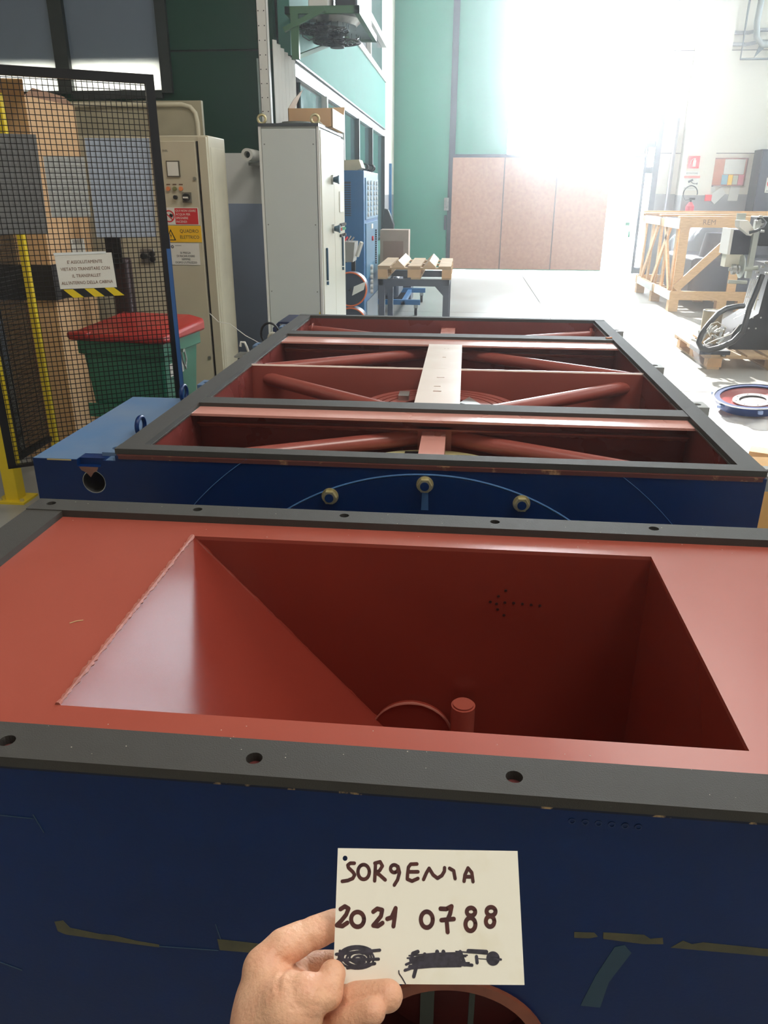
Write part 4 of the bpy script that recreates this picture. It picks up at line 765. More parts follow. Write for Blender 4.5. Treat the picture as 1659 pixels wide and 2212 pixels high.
MB().bar((CX0 + .02, 12.6, .3), (CX0 + .02, 13.3, 1.2), .03, .1, up=(0, 1, -1)).build('diagonal', WOOD, cr); MB().bar((CX0 + .02, 13.8, 1.2), (CX0 + .02, 14.6, .3), .03, .1, up=(0, 1, 1)).build('diagonal', WOOD, cr); MB().bar((CX0 + .02, 13.0, 1.2), (CX0 + .02, 13.8, .3), .03, .1, up=(0, 1, 1)).build('diagonal', WOOD, cr)
for x in (3.10, 3.80, 4.10, 4.62, 5.2):
    for y in (12.4, 13.6, 14.8): B(x, x + .14, y, y + .14, 0, .17).build('foot_block', WOOD, cr)
for k in range(8): cb(CX0 + .05, CX1, 12.5 + k * .32, 12.64 + k * .32, .16, .18, name='deck_board')
for k in range(3): cb(CX0, CX1, 12.42 + k * 1.2, 12.56 + k * 1.2, 1.33, 1.35, name='lid_board')
for q_ in ((CY0 - .004, CY0 + .9, 1.18, 1.32), (13.6, 14.7, 1.19, 1.31), (CY0 - .004, CY0 + 1.0, .17, .29), (13.6, 14.8, .17, .28)): B(CX0 - .012, CX0 - .002, *q_).build('lit_white_batten', WHITE, cr)  # white colour stands for light falling on the left slats
text('REM', .10, XZ(3.42, CY0 - .0012, 1.24), mat('pencil_brown', (130, 96, 64), .7), cr)
wr = thing('wrapped_machine', 'dark blue machine under clear wrapping film inside the crate', 'machine', (4.2, 13.4, .18))
B(3.45, 5.2, 12.75, 14.4, .18, .75).build('base_block', FABB, wr, bevel=.05); MB().cyl((3.95, 13.1, .6), (3.95, 13.1, 1.1), .34, 32, r2=.26).build('drum', FABB, wr); B(4.3, 5.2, 12.9, 14.0, .75, 1.15).build('upper_block', FABB, wr, bevel=.05)
# wrapping film: lumpy shell
def shell(x0, x1, y0, y1, z0, z1, n=22, top=.25, seed=3, amp=.03):
    rnd = random.Random(seed); m = MB(); rings = []; L = 64
    for j in range(n + 1):
        t_ = j / n; z = z0 + (z1 - z0) * t_; sh = 1 - top * max(0, (t_ - .45) / .55) ** 1.6
        ring = []
        for i in range(L):
            a = 2 * PI * i / L; c_, s_ = math.cos(a), math.sin(a); k_ = (abs(c_) ** 5 + abs(s_) ** 5) ** (-1 / 5)
            d = 1 + amp * math.sin(a * 9 + t_ * 7 + seed) * math.sin(t_ * 13 + a * 3) + amp * .5 * rnd.uniform(-1, 1)
            ring.append(((x0 + x1) / 2 + (x1 - x0) / 2 * c_ * k_ * sh * d, (y0 + y1) / 2 + (y1 - y0) / 2 * s_ * k_ * sh * d, z))
        rings.append(ring)
    vs = [v for q in rings for v in q]; fs = []
    for j in range(n):
        for i in range(L): fs.append((j * L + i, j * L + (i + 1) % L, (j + 1) * L + (i + 1) % L, (j + 1) * L + i))
    m.add(vs, fs, True); m.add(rings[-1], [tuple(range(L))]); return m
shell(3.30, 5.25, 12.58, 14.6, .19, 1.27, top=.38, amp=.018).build('film', FILM, wr)

# ================================================================== MACHINE ON PALLET at the right edge
p2 = thing('euro_pallet', 'wooden pallet on the floor under the black machine at right', 'pallet', (3.2, 8.6, 0))
for x in (2.50, 3.10, 3.72):
    for y in (8.14, 8.70, 9.25): B(x, x + .14, y, y + .12, .02, .11).build('block', mat('block_wood', (222, 178, 130), .7), p2)
for x in (2.50, 3.10, 3.72): B(x, x + .12, 8.13, 9.38, 0, .02).build('bottom_board', WOODP, p2)
for y in (8.14, 8.70, 9.25): B(2.46, 3.88, y, y + .12, .11, .13).build('stringer', WOODP, p2)
for k in range(7): B(2.46 + k * .205, 2.46 + k * .205 + .15, 8.12, 9.38, .13, .15).build('deck_board', WOODP, p2)
bmach = thing('black_machine', 'black coding machine with white bracket head standing on the pallet', 'machine', (3.1, 8.6, .15))
MB().prism([(2.78, 8.45, .15), (3.8, 8.45, .15), (3.8, 8.45, 1.0), (3.06, 8.45, 1.0), (3.02, 8.45, .52), (2.80, 8.45, .36)], (0, .5, 0)).build('base_body', BLACKM, bmach)
B(2.60, 2.80, 8.35, 8.6, 1.10, 1.33).build('motor_box', mat('deep_navy', (28, 28, 48), .4), bmach, bevel=.006); B(2.575, 2.603, 8.33, 8.6, 1.10, 1.34).build('box_cover', WHITE, bmach)
B(2.86, 3.8, 8.35, 8.7, 1.18, 1.45).build('upper_box', BLACKM, bmach, bevel=.008)
B(2.785, 2.835, 8.30, 8.36, .88, 1.42).build('mast', mat('mast_grey', (180, 186, 180), .35), bmach)
MB().prism([(2.60, 8.2, 1.42), (2.61, 8.2, 1.36), (2.73, 8.2, 1.28), (2.76, 8.2, 1.325), (2.68, 8.2, 1.42)], (0, .14, 0)).build('white_cover', PAPER, bmach)
B(2.625, 2.71, 8.38, 8.39, 1.38, 1.48).build('back_plate', mat('plate_grey_green', (176, 182, 174), .5), bmach)
B(2.58, 2.74, 8.36, 8.5, .98, 1.10).build('cream_block', mat('cream_block', (226, 222, 204), .5), bmach)
MB().cyl((2.715, 8.30, .99), (2.725, 8.30, .99), .11, 32).build('disc', mat('disc_clear', (196, 204, 198), .2), bmach)
MB().cyl((2.60, 8.28, .965), (2.74, 8.28, .965), .018, 14).cyl((2.63, 8.28, .965), (2.66, 8.28, .965), .05, 24).cyl((2.68, 8.28, .965), (2.70, 8.28, .965), .045, 24).build('shaft', STEEL, bmach)
MB().cyl((2.62, 8.3, .845), (2.80, 8.3, .84), .018, 14).build('roller', mat('roller_grey', (176, 182, 172), .4), bmach)
MB().cyl((2.72, 8.3, .96), (2.88, 8.3, .98), .02, 14).build('roller', mat('roller_grey', (176, 182, 172), .4), bmach)
MB().tube([(2.70, 8.18, 1.31), (2.76, 8.16, 1.33), (2.82, 8.18, 1.36), (2.85, 8.22, 1.40), (2.83, 8.3, 1.44), (2.79, 8.3, 1.43)], .014, 8).build('guide_belt', BLACKP, bmach)
for k, (x, z) in enumerate(((2.80, 1.44), (2.77, 1.40), (2.83, 1.37), (2.76, 1.30), (2.84, 1.31), (2.86, .93), (2.90, .98), (2.93, 1.02), (2.88, .88), (2.95, .92))):
    MB().box(x, x + .03, 8.26, 8.29, z, z + .022).cyl((x + .015, 8.25, z + .011), (x + .015, 8.30, z + .011), .008, 8).build('fitting', STEEL, bmach, bevel=.002)
gr = MB()
for k in range(6): gr.bar((2.845 + k * .018, 8.40, .60 + .006 * k), (2.875 + k * .019, 8.40, .86), .004)
gr.bar((2.79, 8.40, .515), (2.93, 8.40, .60), .006).bar((2.77, 8.40, .47), (2.95, 8.40, .565), .006).bar((2.84, 8.4, .69), (2.93, 8.4, .685), .005).bar((2.95, 8.40, .56), (2.98, 8.40, .87), .012)
gr.build('wire_grille', mat('wire_bright', (210, 206, 190), .3), bmach)
for x, z in ((2.97, .48), (3.05, .48), (2.95, .37), (3.02, .37), (2.99, .66)): MB().cyl((x, 8.45, z), (x, 8.445, z), .009, 10).build('rivet', STEEL, bmach)
tag(MB().tube([(2.90, 8.2, .92), (2.86, 8.15, .80), (2.80, 8.1, .62), (2.77, 8.05, .50), (2.74, 8.0, .40), (2.66, 7.98, .31), (2.55, 7.98, .25), (2.44, 7.98, .22), (2.37, 7.98, .235), (2.34, 8.0, .29), (2.37, 8.05, .37), (2.44, 8.1, .46), (2.54, 8.2, .545), (2.64, 8.28, .585), (2.76, 8.35, .60), (2.84, 8.40, .60)], .027, 10).build('black_hose', BLACKP), 'thick black corrugated hose looping in front of the black machine', 'hose')
t = thing('component_pile', 'shiny metal fittings heaped in the hose loop on the pallet', 'fittings', (2.55, 8.4, .15)); rnd = random.Random(5)
for k in range(26):
    a = Vector((2.42 + rnd.random() * .26, 8.15 + rnd.random() * .25, .17 + rnd.random() * .22)); d = Vector((rnd.uniform(-1, 1), rnd.uniform(-.3, .3), rnd.uniform(-.6, .9))).normalized() * rnd.uniform(.04, .12)
    (MB().cyl(a, a + d, rnd.uniform(.006, .014), 10) if k % 2 else MB().bar(a, a + d, rnd.uniform(.012, .026))).build('fitting', STEEL if k % 3 else mat('fitting_white', (214, 214, 208), .3), t)
MB().box(2.40, 2.70, 8.12, 8.5, .15, .19).build('carrier', BLACKM, t); MB().tube([(2.45, 8.0, .34), (2.40, 8.0, .42), (2.45, 8.05, .47), (2.52, 8.1, .48), (2.62, 8.1, .42)], .004, 6).tube([(2.42, 8.02, .27), (2.5, 8.0, .32), (2.65, 8.02, .38), (2.72, 8.05, .47)], .004, 6).build('wire', PAPER, t)
t = thing('round_pot', 'round beige drum standing on the pallet behind the fittings', 'drum', (2.66, 8.75, .15)); MB().cyl((2.66, 8.75, .15), (2.66, 8.75, .50), .10, 28).build('body', mat('pot_beige', (176, 160, 132), .6), t); MB().ringd((2.66, 8.75, .50), .085, .102, (0, 0, 1), .008).build('rim', STEEL, t)
t = thing('wrap_scrap', 'torn clear film hanging off the left pallet corner', 'film', (2.4, 8.2, 0)); MB().add([(2.36, 8.10, .26), (2.44, 8.11, .0), (2.52, 8.11, .14), (2.40, 8.5, .24), (2.47, 8.5, .02)], [(0, 1, 2), (0, 3, 4, 1)]).build('film', FILM, t)

# ================================================================== RING PART, wrapped pallet at the right edge
fp = thing('wrapped_pallet', 'low pallet load under white film beside the housing right side', 'pallet', (2.0, 4.6, 0))
for y in (3.95, 4.6, 5.2, 5.85): B(1.50, 2.7, y, y + .12, 0, .12).build('runner', WOODP, fp)
B(1.48, 2.72, 3.94, 6.05, .12, .20).build('goods', mat('goods_white', (226, 224, 220), .5), fp)
def film_top(x0, x1, y0, y1, z, n=40, seed=2, amp=.012):
    m = MB(); vs = []; rnd = random.Random(seed)
    for j in range(n + 1):
        for i in range(n + 1):
            x = x0 + (x1 - x0) * i / n; y = y0 + (y1 - y0) * j / n
            e = min(i, j, n - i, n - j); d = -.10 * max(0, 1 - e / 2.0)
            vs.append((x, y, z + d + amp * math.sin(x * 19 + y * 7) + amp * .7 * math.sin(y * 31 - x * 12) + rnd.uniform(-.003, .003)))
    for j in range(n):
        for i in range(n): a = j * (n + 1) + i; m.f.append((a, a + 1, a + n + 2, a + n + 1)); m.sm.append(True)
    m.v = vs; return m
film_top(1.47, 2.74, 3.93, 6.07, .215).build('film', mat('white_film', (232, 232, 232), .25, bump=.6, bscale=20), fp)
MB().box(1.60, 2.6, 3.97, 4.10, .232, .238).build('tape_strip', mat('brown_tape', (176, 146, 122), .6), fp); 
tag(MB().bar((1.72, 4.55, .25), (2.3, 4.30, .25), .12, .03).build('wood_offcut', WOOD), 'pine offcut lying on the white film', 'board')
tag(MB().bar((1.62, 4.36, .246), (2.4, 4.02, .246), .07, .012).build('brown_strip', mat('brown_tape', (176, 146, 122), .6)), 'thin brown strip lying across the white film', 'strip')
tag(B(1.30, 2.5, 3.40, 3.90, .0, .42).build('orange_board_box', mat('orange_board', (224, 172, 100), .6)), 'orange-brown wooden box right of the housing front corner', 'box')
rp = thing('ring_flange', 'blue round housing flange with red inside and bare steel centre ring', 'flange', (2.30, 5.35, .24))
RM = Matrix.Translation((2.08, 5.62, .262)) @ Matrix.Rotation(.10, 4, 'X') @ Matrix.Rotation(-.10, 4, 'Y') @ Matrix.Scale(.66, 4)
def rb(m): m.v = [tuple(RM @ Vector(v)) for v in m.v]; return m
rb(MB().cyl((0, 0, 0), (0, 0, .10), .35, 56, r2=.40, hollow=.33)).build('outer_shell', BLUE, rp)
rb(MB().cyl((0, 0, .10), (0, 0, .106), .405, 56, hollow=.385)).build('machined_rim', STEEL, rp)
rb(MB().cyl((0, 0, .03), (0, 0, .098), .15, 56, r2=.384, cap=False)).build('red_cone', mat('ring_red', (150, 60, 58), .35), rp)
rb(MB().cyl((0, 0, .05), (0, 0, .062), .20, 48, hollow=.135)).build('centre_ring', mat('centre_grey', (176, 178, 176), .35, metal=.3), rp)
rb(MB().cyl((0, 0, .04), (0, 0, .05), .134, 40)).build('bore', mat('bore_grey', (52, 48, 52), .7), rp)
for k in range(8): a = 2 * PI * k / 8; rb(MB().cyl((.17 * math.cos(a), .17 * math.sin(a), .062), (.17 * math.cos(a), .17 * math.sin(a), .0635), .009, 10)).build('bolt_hole', DARK, rp)
for k in range(6): a = 2 * PI * k / 6 + .4; rb(MB().cyl((.42 * math.cos(a), .42 * math.sin(a), .06), (.42 * math.cos(a), .42 * math.sin(a), .09), .026, 14).bar((.36 * math.cos(a), .36 * math.sin(a), .075), (.42 * math.cos(a), .42 * math.sin(a), .075), .04, .025)).build('lug', mat('lug_lightblue', (130, 150, 190), .4), rp)

# ================================================================== BACK WALL ITEMS (right of the gateway)
YB = 17.9
t = thing('extinguisher', 'red fire extinguisher with black hose hanging on the pillar', 'extinguisher', (4.62, 17.8, .9))
MB().cyl((4.60, 17.79, .92), (4.60, 17.79, 1.42), .085, 24).build('cylinder', mat('extinguisher_red', (196, 40, 60), .35), t, bevel=0); MB().cyl((4.60, 17.79, 1.42), (4.60, 17.79, 1.50), .085, 24, r2=.03).build('shoulder', mat('extinguisher_red', (196, 40, 60), .35), t)
MB().cyl((4.60, 17.79, 1.5), (4.60, 17.79, 1.56), .025, 12).box(4.57, 4.68, 17.77, 17.81, 1.54, 1.58).build('valve', BLACKM, t); MB().tube([(4.60, 17.74, 1.55)] + [(4.56 + .14 * math.cos(a), 17.74, 1.66 + .15 * math.sin(a)) for a in [(-2.2 - i * .25) for i in range(18)]], .012, 6).build('hose', BLACKP, t)
MB().box(4.52, 4.68, 17.86, 17.9, 1.2, 1.25).build('bracket', STEEL, t)
t = thing('extinguisher_sign', 'red square pictogram sign of a fire extinguisher on the pillar', 'sign', (4.58, 17.89, 2.3))
B(4.47, 4.69, 17.88, 17.9, 2.14, 2.37).build('plate', SIGNR, t); MB().box(4.56, 4.62, 17.876, 17.88, 2.17, 2.29).box(4.575, 4.605, 17.876, 17.88, 2.29, 2.33).tube([(4.57, 17.877, 2.32), (4.525, 17.877, 2.29), (4.515, 17.877, 2.22)], .007, 5).build('pictogram', PAPER, t)
t = thing('pillar_label', 'white and red paper label under the extinguisher sign', 'sign', (4.58, 17.89, 2.0)); B(4.44, 4.72, 17.885, 17.9, 1.96, 2.09).build('sheet', PAPER, t); B(4.42, 4.74, 17.88, 17.885, 1.955, 2.0).build('red_band', mat('faded_red', (210, 110, 96), .5), t)
text('ESTINTORE', .045, XZ(4.46, 17.884, 2.03), INKT, t)
t = thing('camera_sign', 'white sign with black surveillance camera pictogram on the pillar', 'sign', (4.58, 17.89, 1.85)); B(4.43, 4.73, 17.885, 17.9, 1.72, 1.945).build('sheet', PAPER, t)
MB().bar((4.52, 17.88, 1.88), (4.61, 17.88, 1.925), .01, .04).bar((4.58, 17.88, 1.88), (4.63, 17.88, 1.85), .01, .012).bar((4.63, 17.88, 1.85), (4.70, 17.88, 1.85), .01, .012).bar((4.70, 17.88, 1.87), (4.70, 17.88, 1.83), .01, .012).build('pictogram', INKT, t)
text('AREA VIDEOSORVEGLIATA', .020, XZ(4.45, 17.884, 1.76), INKT, t)
t = thing('notice_board', 'cork notice board with papers on the wall right of the pillar', 'board', (5.3, 18.47, 2.0))
B(5.02, 5.80, 18.45, 18.48, 1.83, 2.34).build('cork', CORK, t); MB().box(5.0, 5.82, 18.44, 18.5, 2.335, 2.355).box(5.0, 5.82, 18.44, 18.5, 1.815, 1.835).box(5.80, 5.82, 18.44, 18.5, 1.815, 2.355).box(5.0, 5.02, 18.44, 18.5, 1.815, 2.355).build('frame', mat('board_frame', (140, 70, 60), .5), t)
for nm, a, m_ in (('paper', (5.36, 5.77, 2.04, 2.33), PAPER), ('paper', (5.34, 5.46, 1.84, 2.03), CYANP), ('paper', (5.47, 5.56, 1.83, 2.03), SIGNY), ('paper', (5.57, 5.67, 1.84, 2.02), mat('striped_paper', (200, 196, 170), .6)), ('paper', (5.68, 5.79, 1.83, 2.03), PINK)):
    B(a[0], a[1], 18.44, 18.45, a[2], a[3]).build(nm, m_, t)
for lab, pts, m_ in (('white paper with picture pinned on the wall left below the notice board', [(5.06, 1.68), (5.25, 1.70), (5.25, 1.98), (5.07, 1.97)], PAPER), ('tilted white sheet hanging from its corner below the notice board', [(5.12, 1.60), (5.28, 1.45), (5.48, 1.66), (5.38, 1.80), (5.22, 1.68)], PAPER), ('white sheet pinned straight below the right of the notice board', [(5.54, 1.52), (5.74, 1.52), (5.76, 1.82), (5.56, 1.82)], PAPER)):
    tag(MB().prism([(x, 18.49, z) for x, z in pts], (0, -.01, 0)).build('pinned_paper', m_), lab, 'paper', 'papers around the notice board')
B_p = tag(B(5.10, 5.20, 18.47, 18.479, 1.80, 1.88).build('pinned_photo', INKT), 'small dark photo on the left pinned paper', 'photo')
tag(B(4.90, 5.03, 17.86, 17.9, 1.52, 1.64).build('alarm_button', SIGNR), 'small red alarm call point on the pillar edge', 'alarm'); 
t = thing('dark_locker', 'tall dark blue-black locker at the right end of the back wall', 'locker', (6.3, 18.2, 0)); B(5.93, 6.95, 18.0, 18.49, 0, 2.5).build('body', mat('locker_dark', (40, 42, 60), .4), t, bevel=.008)
for a_, b_ in ((5.95, 6.43), (6.45, 6.93)): B(a_, b_, 17.985, 18.0, .06, 2.46).build('door', mat('locker_dark', (40, 42, 60), .4), t, bevel=.004)
s = thing('ban_sign', 'white sign with red prohibition ring on the dark locker', 'sign', (6.1, 17.98, 1.9)); B(6.10, 6.36, 17.97, 17.985, 1.68, 1.97).build('plate', PAPER, s); MB().ringd((6.2, 17.968, 1.86), .06, .08, (0, -1, 0), .004, 24).bar((6.15, 17.964, 1.91), (6.25, 17.964, 1.81), .004, .018).build('ban_ring', SIGNR, s); text('AI NON', .05, XZ(6.12, 17.969, 1.70), INKT, s)
# pipes and frame high on the wall
for z, lab in ((4.62, 'upper grey horizontal pipe high on the back wall'), (4.42, 'lower grey horizontal pipe high on the back wall')):
    tag(MB().tube([(4.95, 18.42, z), (5.4, 18.42, z - .01), (5.65, 18.38, z + .03), (9.0, 18.38, z + .03)], .035, 10).build('wall_pipe', mat('pipe_grey', (150, 150, 152), .5)), lab, 'pipe', 'pipes high on the back wall')
t = thing('wall_frame', 'grey tube frame and duct at the top right of the back wall', 'frame', (5.8, 18.2, 4.1))
MB().tube([(5.36, 18.3, 5.6), (5.30, 18.3, 5.1), (5.30, 18.3, 4.14), (7.0, 18.3, 4.14)], .022, 8).build('tube', mat('frame_grey', (120, 124, 126), .5), t); MB().tube([(5.52, 18.25, 5.6), (5.49, 18.25, 4.75), (5.53, 18.25, 4.5), (5.65, 18.25, 4.38), (7.0, 18.25, 4.36)], .06, 12).build('duct', mat('duct_grey', (170, 174, 172), .4), t); MB().prism([(5.55, 18.27, 4.16), (5.75, 18.27, 4.36), (5.62, 18.27, 4.40)], (0, .02, 0)).build('gusset', mat('frame_grey', (120, 124, 126), .5), t)

# ================================================================== CARD AND HAND
TL, TR, BR, BL = Vector((-.0597, .3386, 1.2959)), Vector((.0449, .3484, 1.2947)), Vector((.0489, .2990, 1.2492)), Vector((-.0556, .2888, 1.2495))
CN = (TR - TL).cross(TL - BL).normalized()
if CN.dot(Vector((0, 0, 1.65)) - TL) < 0: CN = -CN
def cp(x, y, n=0):      # artwork units 0..1 across and down the card
    a = TL.lerp(TR, x); b = BL.lerp(BR, x); return a.lerp(b, y) + CN * n
cd = thing('held_card', 'ivory card with handwritten SORGENIA 2021 0788 held in the hand', 'card', tuple(cp(.5, .5)))
plate = MB().prism([tuple(p - CN * .0004) for p in (BL, BR, TR, TL)], tuple(CN * .0004)).build('card', CARDP, cd)
hc = cp(.042, .079); cut(plate, MB().cyl(hc - CN * .004, hc + CN * .004, .0014, 20))
def art(x, y):          # coordinates read from a picture of the card, 1494 wide
    v = (y - 42) / (1138 - 42); xl = 106 - 43 * v; xr = 1548 + 52 * v; yt = 42 + 26 * (x - 106) / 1442; yb = 1143 - 6 * (x - 63) / 1537
    v = (y - yt) / (yb - yt); xl = 106 - 43 * v; xr = 1548 + 52 * v
    return (x - xl) / (xr - xl), v
PX = .105 / 1490
def stroke(mb, pts, w, n):
    P = [cp(*art(x, y), n) for x, y in pts]; w = w * PX / 2
    ex = (TR - TL).normalized(); ey = CN.cross(ex)
    for p in P: mb.add([p + (ex * math.cos(a) + ey * math.sin(a)) * w for a in [2 * PI * i / 12 for i in range(12)]], [tuple(range(12))])
    for a, b in zip(P, P[1:]):
        d = (b - a)
        if d.length < 1e-7: continue
        d.normalize(); s_ = CN.cross(d) * w; mb.add([a - s_, b - s_, b + s_, a + s_], [(0, 1, 2, 3)])
def ell(cx, cy, rx, ry, a0=0, a1=360, n=22): return [(cx + rx * math.cos(math.radians(a0 + (a1 - a0) * i / n)), cy + ry * math.sin(math.radians(a0 + (a1 - a0) * i / n))) for i in range(n + 1)]
GL = {'S': [[(238, 172), (205, 172), (185, 188), (190, 210), (225, 245), (240, 270), (225, 300), (185, 318), (140, 325)]], 'O': [ell(312, 246, 46, 62)],
      'R': [[(408, 175), (404, 250), (400, 320)], [(402, 172), (445, 160), (463, 195), (440, 235), (410, 252), (440, 270), (485, 312)]], 'G': [ell(558, 218, 30, 32), [(588, 200), (600, 250), (585, 310), (558, 355)]],
      'E': [[(740, 178), (690, 180), (672, 205), (665, 260), (662, 305), (700, 322), (748, 300)], [(672, 245), (748, 244)]], 'N': [[(793, 308), (815, 255), (838, 215), (870, 270), (905, 298), (940, 275), (960, 240), (962, 210)]],
      'I': [[(1002, 215), (1035, 235), (1046, 300)]], 'A': [[(1118, 322), (1125, 270), (1150, 212), (1180, 250), (1190, 325)], [(1125, 285), (1180, 285)]]}
for ch, sts in GL.items():
    m = MB(); [stroke(m, s_, 28, .0001 + .00001 * i) for i, s_ in enumerate(sts)]; m.build('handwritten_letter', INK, cd)
D = {'2a': [[(125, 555), (160, 532), (190, 550), (170, 600), (130, 650), (95, 685), (140, 692), (180, 665)]], '0a': [ell(262, 637, 52, 60)], '2b': [[(388, 575), (420, 550), (460, 560), (450, 610), (410, 660), (388, 685), (425, 690), (462, 665)]], '1': [[(500, 632), (535, 620), (568, 545), (560, 620), (550, 690)]],
     '0b': [ell(818, 636, 48, 64)], '7': [[(928, 548), (975, 550), (1018, 528), (1005, 590), (978, 650), (985, 735)], [(935, 640), (1035, 630)]], '8a': [ell(1173, 572, 34, 32), ell(1168, 672, 40, 52)], '8b': [ell(1334, 568, 36, 34), ell(1326, 648, 34, 42)]}
for ch, sts in D.items():
    m = MB(); [stroke(m, s_, 33, .0001 + .00001 * i) for i, s_ in enumerate(sts)]; m.build('handwritten_digit', INK, cd)
m = MB(); rnd = random.Random(4)
for k in range(11): stroke(m, ell(265 + rnd.uniform(-12, 12), 945 + rnd.uniform(-10, 14), 150 - k * 12, 88 - k * 7, rnd.uniform(0, 90), rnd.uniform(300, 400)), 15, .0001 + k * .000004)
for a, b in (((90, 915), (440, 880)), ((100, 960), (430, 950)), ((180, 1020), (400, 985)), ((120, 890), (130, 940))): stroke(m, [a, b], 22, .00018)
m.build('scribble', INKK, cd)
m = MB()
for k in range(12):
    y = 900 + k * 9.5; x0 = 690 + rnd.uniform(-30, 60) - k * 2; x1 = 1120 + rnd.uniform(-60, 70); stroke(m, [(x0, y + 22), ((x0 + x1) / 2, y + 2), (x1, y - 4)], 11, .0001 + k * .000004)
for s_, w_ in (([(640, 1035), (740, 1000)], 20), ([(650, 990), (720, 960), (690, 960)], 18), ([(745, 890), (705, 905), (690, 960), (735, 965), (735, 1000), (712, 1080)], 28), ([(900, 890), (895, 960), (925, 980), (950, 960), (950, 890)], 32), ([(800, 910), (800, 990)], 28), ([(1040, 985), (1085, 890), (1120, 985)], 30), ([(1150, 882), (1295, 888)], 30), ([(1215, 925), (1220, 970)], 26), ([(1060, 985), (1180, 990)], 22), ([(1230, 940), (1330, 945)], 6), ([(1050, 885), (1320, 905)], 10)): stroke(m, s_, w_, .0002)
for r in (42, 25, 8): stroke(m, ell(1348, 938, r, r), 24, .00021)
stroke(m, [(1348, 940), (1412, 945)], 16, .00022); m.build('scribble', INKK, cd)
m = MB(); stroke(m, [(592, 1038), (594, 1060), (620, 1095), (645, 1138)], 9, .0002); m.build('pen_line', INKK, cd)

# hand: chains of tapered capsules united and smoothed into one surface
CH = {
    'arm': [(-0.0975, 0.1900, 1.1500, 0.0300), (-0.0839, 0.2426, 1.2063, 0.0270), (-0.0811, 0.2604, 1.2224, 0.0240), (-0.0869, 0.2759, 1.2298, 0.0190)],
    'palm': [(-0.0869, 0.2759, 1.2298, 0.0190), (-0.0891, 0.2854, 1.2402, 0.0165), (-0.0947, 0.2934, 1.2501, 0.0115)],
    'ulnar': [(-0.0722, 0.2646, 1.2173, 0.0210), (-0.0711, 0.2792, 1.2235, 0.0155), (-0.0717, 0.2890, 1.2263, 0.0130)],
    'heel': [(-0.0869, 0.2759, 1.2298, 0.0190), (-0.0720, 0.2773, 1.2243, 0.0160)],
    'index': [(-0.0949, 0.2941, 1.2492, 0.0115), (-0.0863, 0.3036, 1.2544, 0.0105), (-0.0749, 0.3131, 1.2536, 0.0093), (-0.0600, 0.3217, 1.2539, 0.0087), (-0.0436, 0.3275, 1.2520, 0.0078)],
    'middle': [(-0.0912, 0.2967, 1.2414, 0.0125), (-0.0820, 0.3133, 1.2244, 0.0095), (-0.0665, 0.3191, 1.2216, 0.0090), (-0.0442, 0.3203, 1.2243, 0.0078)],
    'web': [(-0.0898, 0.2875, 1.2373, 0.0165), (-0.0779, 0.2942, 1.2296, 0.0120)],
    'thumb': [(-0.0850, 0.2714, 1.2367, 0.0190), (-0.0747, 0.2710, 1.2517, 0.0175), (-0.0674, 0.2730, 1.2588, 0.0122), (-0.0574, 0.2789, 1.2563, 0.0092), (-0.0554, 0.2873, 1.2589, 0.0074)],
    'ring': [(-0.0749, 0.2909, 1.2212, 0.0130), (-0.0598, 0.2889, 1.2283, 0.0092), (-0.0421, 0.2846, 1.2452, 0.0086), (-0.0247, 0.2818, 1.2541, 0.0081)],
    'pinky': [(-0.0729, 0.2803, 1.2159, 0.0130), (-0.0576, 0.2765, 1.2295, 0.0082), (-0.0429, 0.2726, 1.2454, 0.0076), (-0.0317, 0.2718, 1.2553, 0.0070)],
}
CREASES = [
    ([(-0.0882, 0.2969, 1.2597), (-0.0829, 0.2958, 1.2559), (-0.0791, 0.294, 1.2504), (-0.0774, 0.2923, 1.2461)], 0.0018),
    ([(-0.0787, 0.3199, 1.2605), (-0.0719, 0.3175, 1.253), (-0.0702, 0.3146, 1.2456)], 0.0012),
    ([(-0.0607, 0.2889, 1.26), (-0.0559, 0.2887, 1.2584), (-0.0498, 0.2879, 1.2551)], 0.0012),
    ([(-0.0563, 0.2802, 1.2382), (-0.06, 0.2797, 1.2377), (-0.0623, 0.2798, 1.2386)], 0.0014),
    ([(-0.092, 0.2959, 1.2582), (-0.0869, 0.2945, 1.2535), (-0.0831, 0.2927, 1.2483)], 0.0008),
    ([(-0.0751, 0.2857, 1.2558), (-0.0696, 0.2865, 1.2565), (-0.0625, 0.2868, 1.2556), (-0.0584, 0.2858, 1.2521), (-0.0569, 0.2838, 1.247)], 0.0006),
    ([(-0.0576, 0.279, 1.2354), (-0.0607, 0.2787, 1.2356)], 0.001),
]
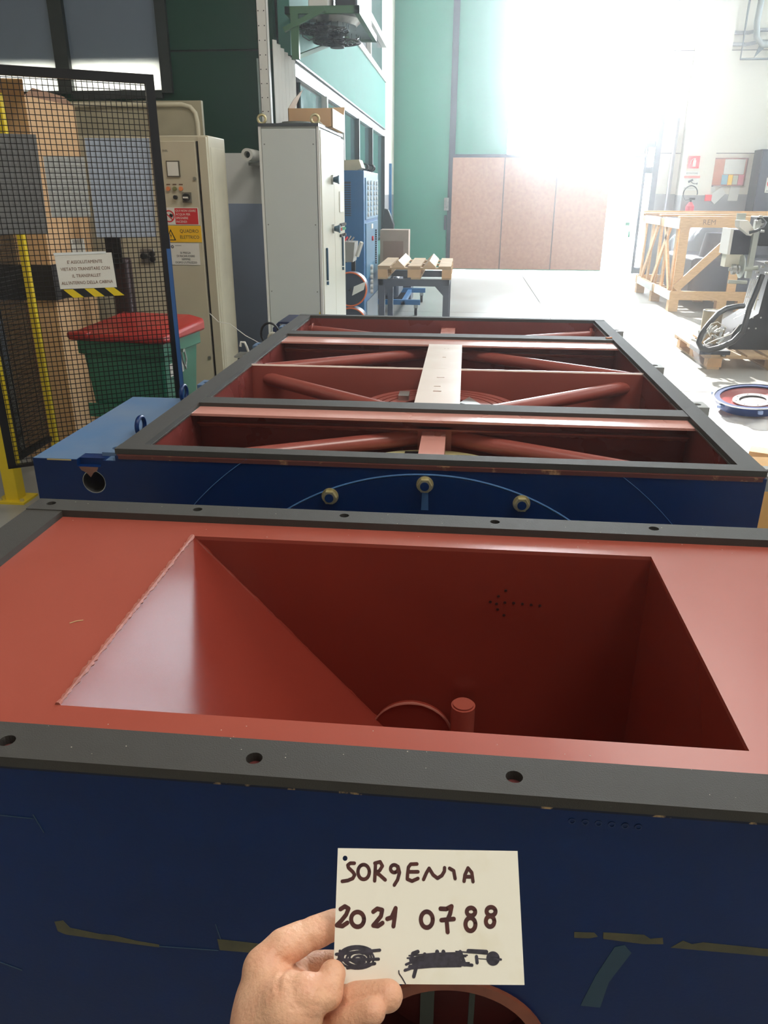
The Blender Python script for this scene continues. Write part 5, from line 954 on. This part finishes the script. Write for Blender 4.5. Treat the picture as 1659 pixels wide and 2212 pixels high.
def hand_mesh():
    import numpy as np
    segs = []
    for k, c in CH.items():
        for a, b in zip(c, c[1:]): segs.append((np.array(a[:3]), np.array(b[:3]), a[3], b[3], k))
    lo = np.array([-.135, .16, 1.115]); hi = np.array([-.01, .345, 1.285]); h = .0013
    n = ((hi - lo) / h).astype(int); g = [lo[i] + h * np.arange(n[i]) for i in range(3)]
    X, Y, Zz = np.meshgrid(*g, indexing='ij'); P = np.stack([X, Y, Zz], -1).astype(np.float32)
    parts = {}
    for a, b, ra, rb_, k in segs:
        ab = b - a; t = np.clip(((P - a) @ ab) / (ab @ ab), 0, 1); d = np.linalg.norm(P - (a + t[..., None] * ab), axis=-1) - (ra + (rb_ - ra) * t)
        parts[k] = d if k not in parts else np.minimum(parts[k], d)
    def smin(a, b, k): hh = np.clip(.5 + .5 * (b - a) / k, 0, 1); return b + (a - b) * hh - k * hh * (1 - hh)
    f = None
    for k in ('arm', 'palm', 'ulnar', 'heel', 'web', 'thumb'): f = parts[k] if f is None else smin(f, parts[k], .010)
    fg = parts['index']
    for k in ('middle', 'ring', 'pinky'): fg = smin(fg, parts[k], .0006)
    f = smin(f, fg, .0025)
    A = np.array((-.0906, .9199, -.3814))
    for pts, dep in CREASES:
        for a, b in zip(pts, pts[1:]):
            a = np.array(a); b = np.array(b); q = P - a; al = q @ A; q = q - al[..., None] * A; ab = b - a; ab = ab - (ab @ A) * A
            t = np.clip((q @ ab) / (ab @ ab), 0, 1); d = np.linalg.norm(q - t[..., None] * ab, axis=-1)
            f = f + dep * np.exp(-(d / .0014) ** 2) * (np.abs(al) < .03) * .5
    return f, lo, h
def surface_nets(f, lo, h):
    import numpy as np
    s = f < 0; nx, ny, nz = f.shape; idx = -np.ones((nx - 1, ny - 1, nz - 1), int); cnt = np.zeros((nx - 1, ny - 1, nz - 1), int)
    for dx in (0, 1):
        for dy in (0, 1):
            for dz in (0, 1): cnt += s[dx:nx - 1 + dx, dy:ny - 1 + dy, dz:nz - 1 + dz]
    cells = np.argwhere((cnt > 0) & (cnt < 8)); idx[tuple(cells.T)] = np.arange(len(cells)); V = np.zeros((len(cells), 3)); N = np.zeros(len(cells))
    cr_ = [(a, b, c) for a in (0, 1) for b in (0, 1) for c in (0, 1)]
    for i, p in enumerate(cr_):
        for q in cr_[i + 1:]:
            if sum(abs(p[k] - q[k]) for k in range(3)) != 1: continue
            fa = f[cells[:, 0] + p[0], cells[:, 1] + p[1], cells[:, 2] + p[2]]; fb = f[cells[:, 0] + q[0], cells[:, 1] + q[1], cells[:, 2] + q[2]]
            m = (fa < 0) != (fb < 0); t = np.where(m, fa / np.where(fa == fb, 1, fa - fb), 0)
            V[m] += (np.array(p) + (np.array(q) - np.array(p)) * t[:, None])[m]; N[m] += 1
    V = (V / N[:, None] + cells) * h + lo; F = []
    for ax in range(3):
        o = [0, 0, 0]; o[ax] = 1; b, c = [k for k in range(3) if k != ax]
        A = s[tuple(slice(0, f.shape[k] - o[k]) for k in range(3))]; Bs = s[tuple(slice(o[k], f.shape[k]) for k in range(3))]
        for e in np.argwhere(A != Bs):
            if e[b] < 1 or e[c] < 1 or e[b] >= f.shape[b] - 1 or e[c] >= f.shape[c] - 1: continue
            q = []
            for db, dc in ((-1, -1), (0, -1), (0, 0), (-1, 0)):
                w = e.copy(); w[b] += db; w[c] += dc; q.append(int(idx[tuple(w)]))
            if min(q) >= 0: F.append(tuple(q))
    return V, F
V, Fc = surface_nets(*hand_mesh())
m = MB(); m.v = [tuple(map(float, v)) for v in V]; m.f = Fc; m.sm = [True] * len(Fc)
hand = thing('person', 'left hand of a person reaching in from below, holding the card', 'person', (-.0975, .19, 1.15))
hs = m.build('hand', SKIN, hand); sm_ = hs.modifiers.new('smooth', 'SMOOTH'); sm_.factor = .5; sm_.iterations = 4

# ================================================================== small debris
tag(MB().bar((.70, 3.90, 1.0), (.73, 3.905, 1.0), .008).build('orange_scrap', mat('orange_scrap', (226, 130, 60), .5)), 'tiny orange scrap on the far right gasket corner', 'scrap')
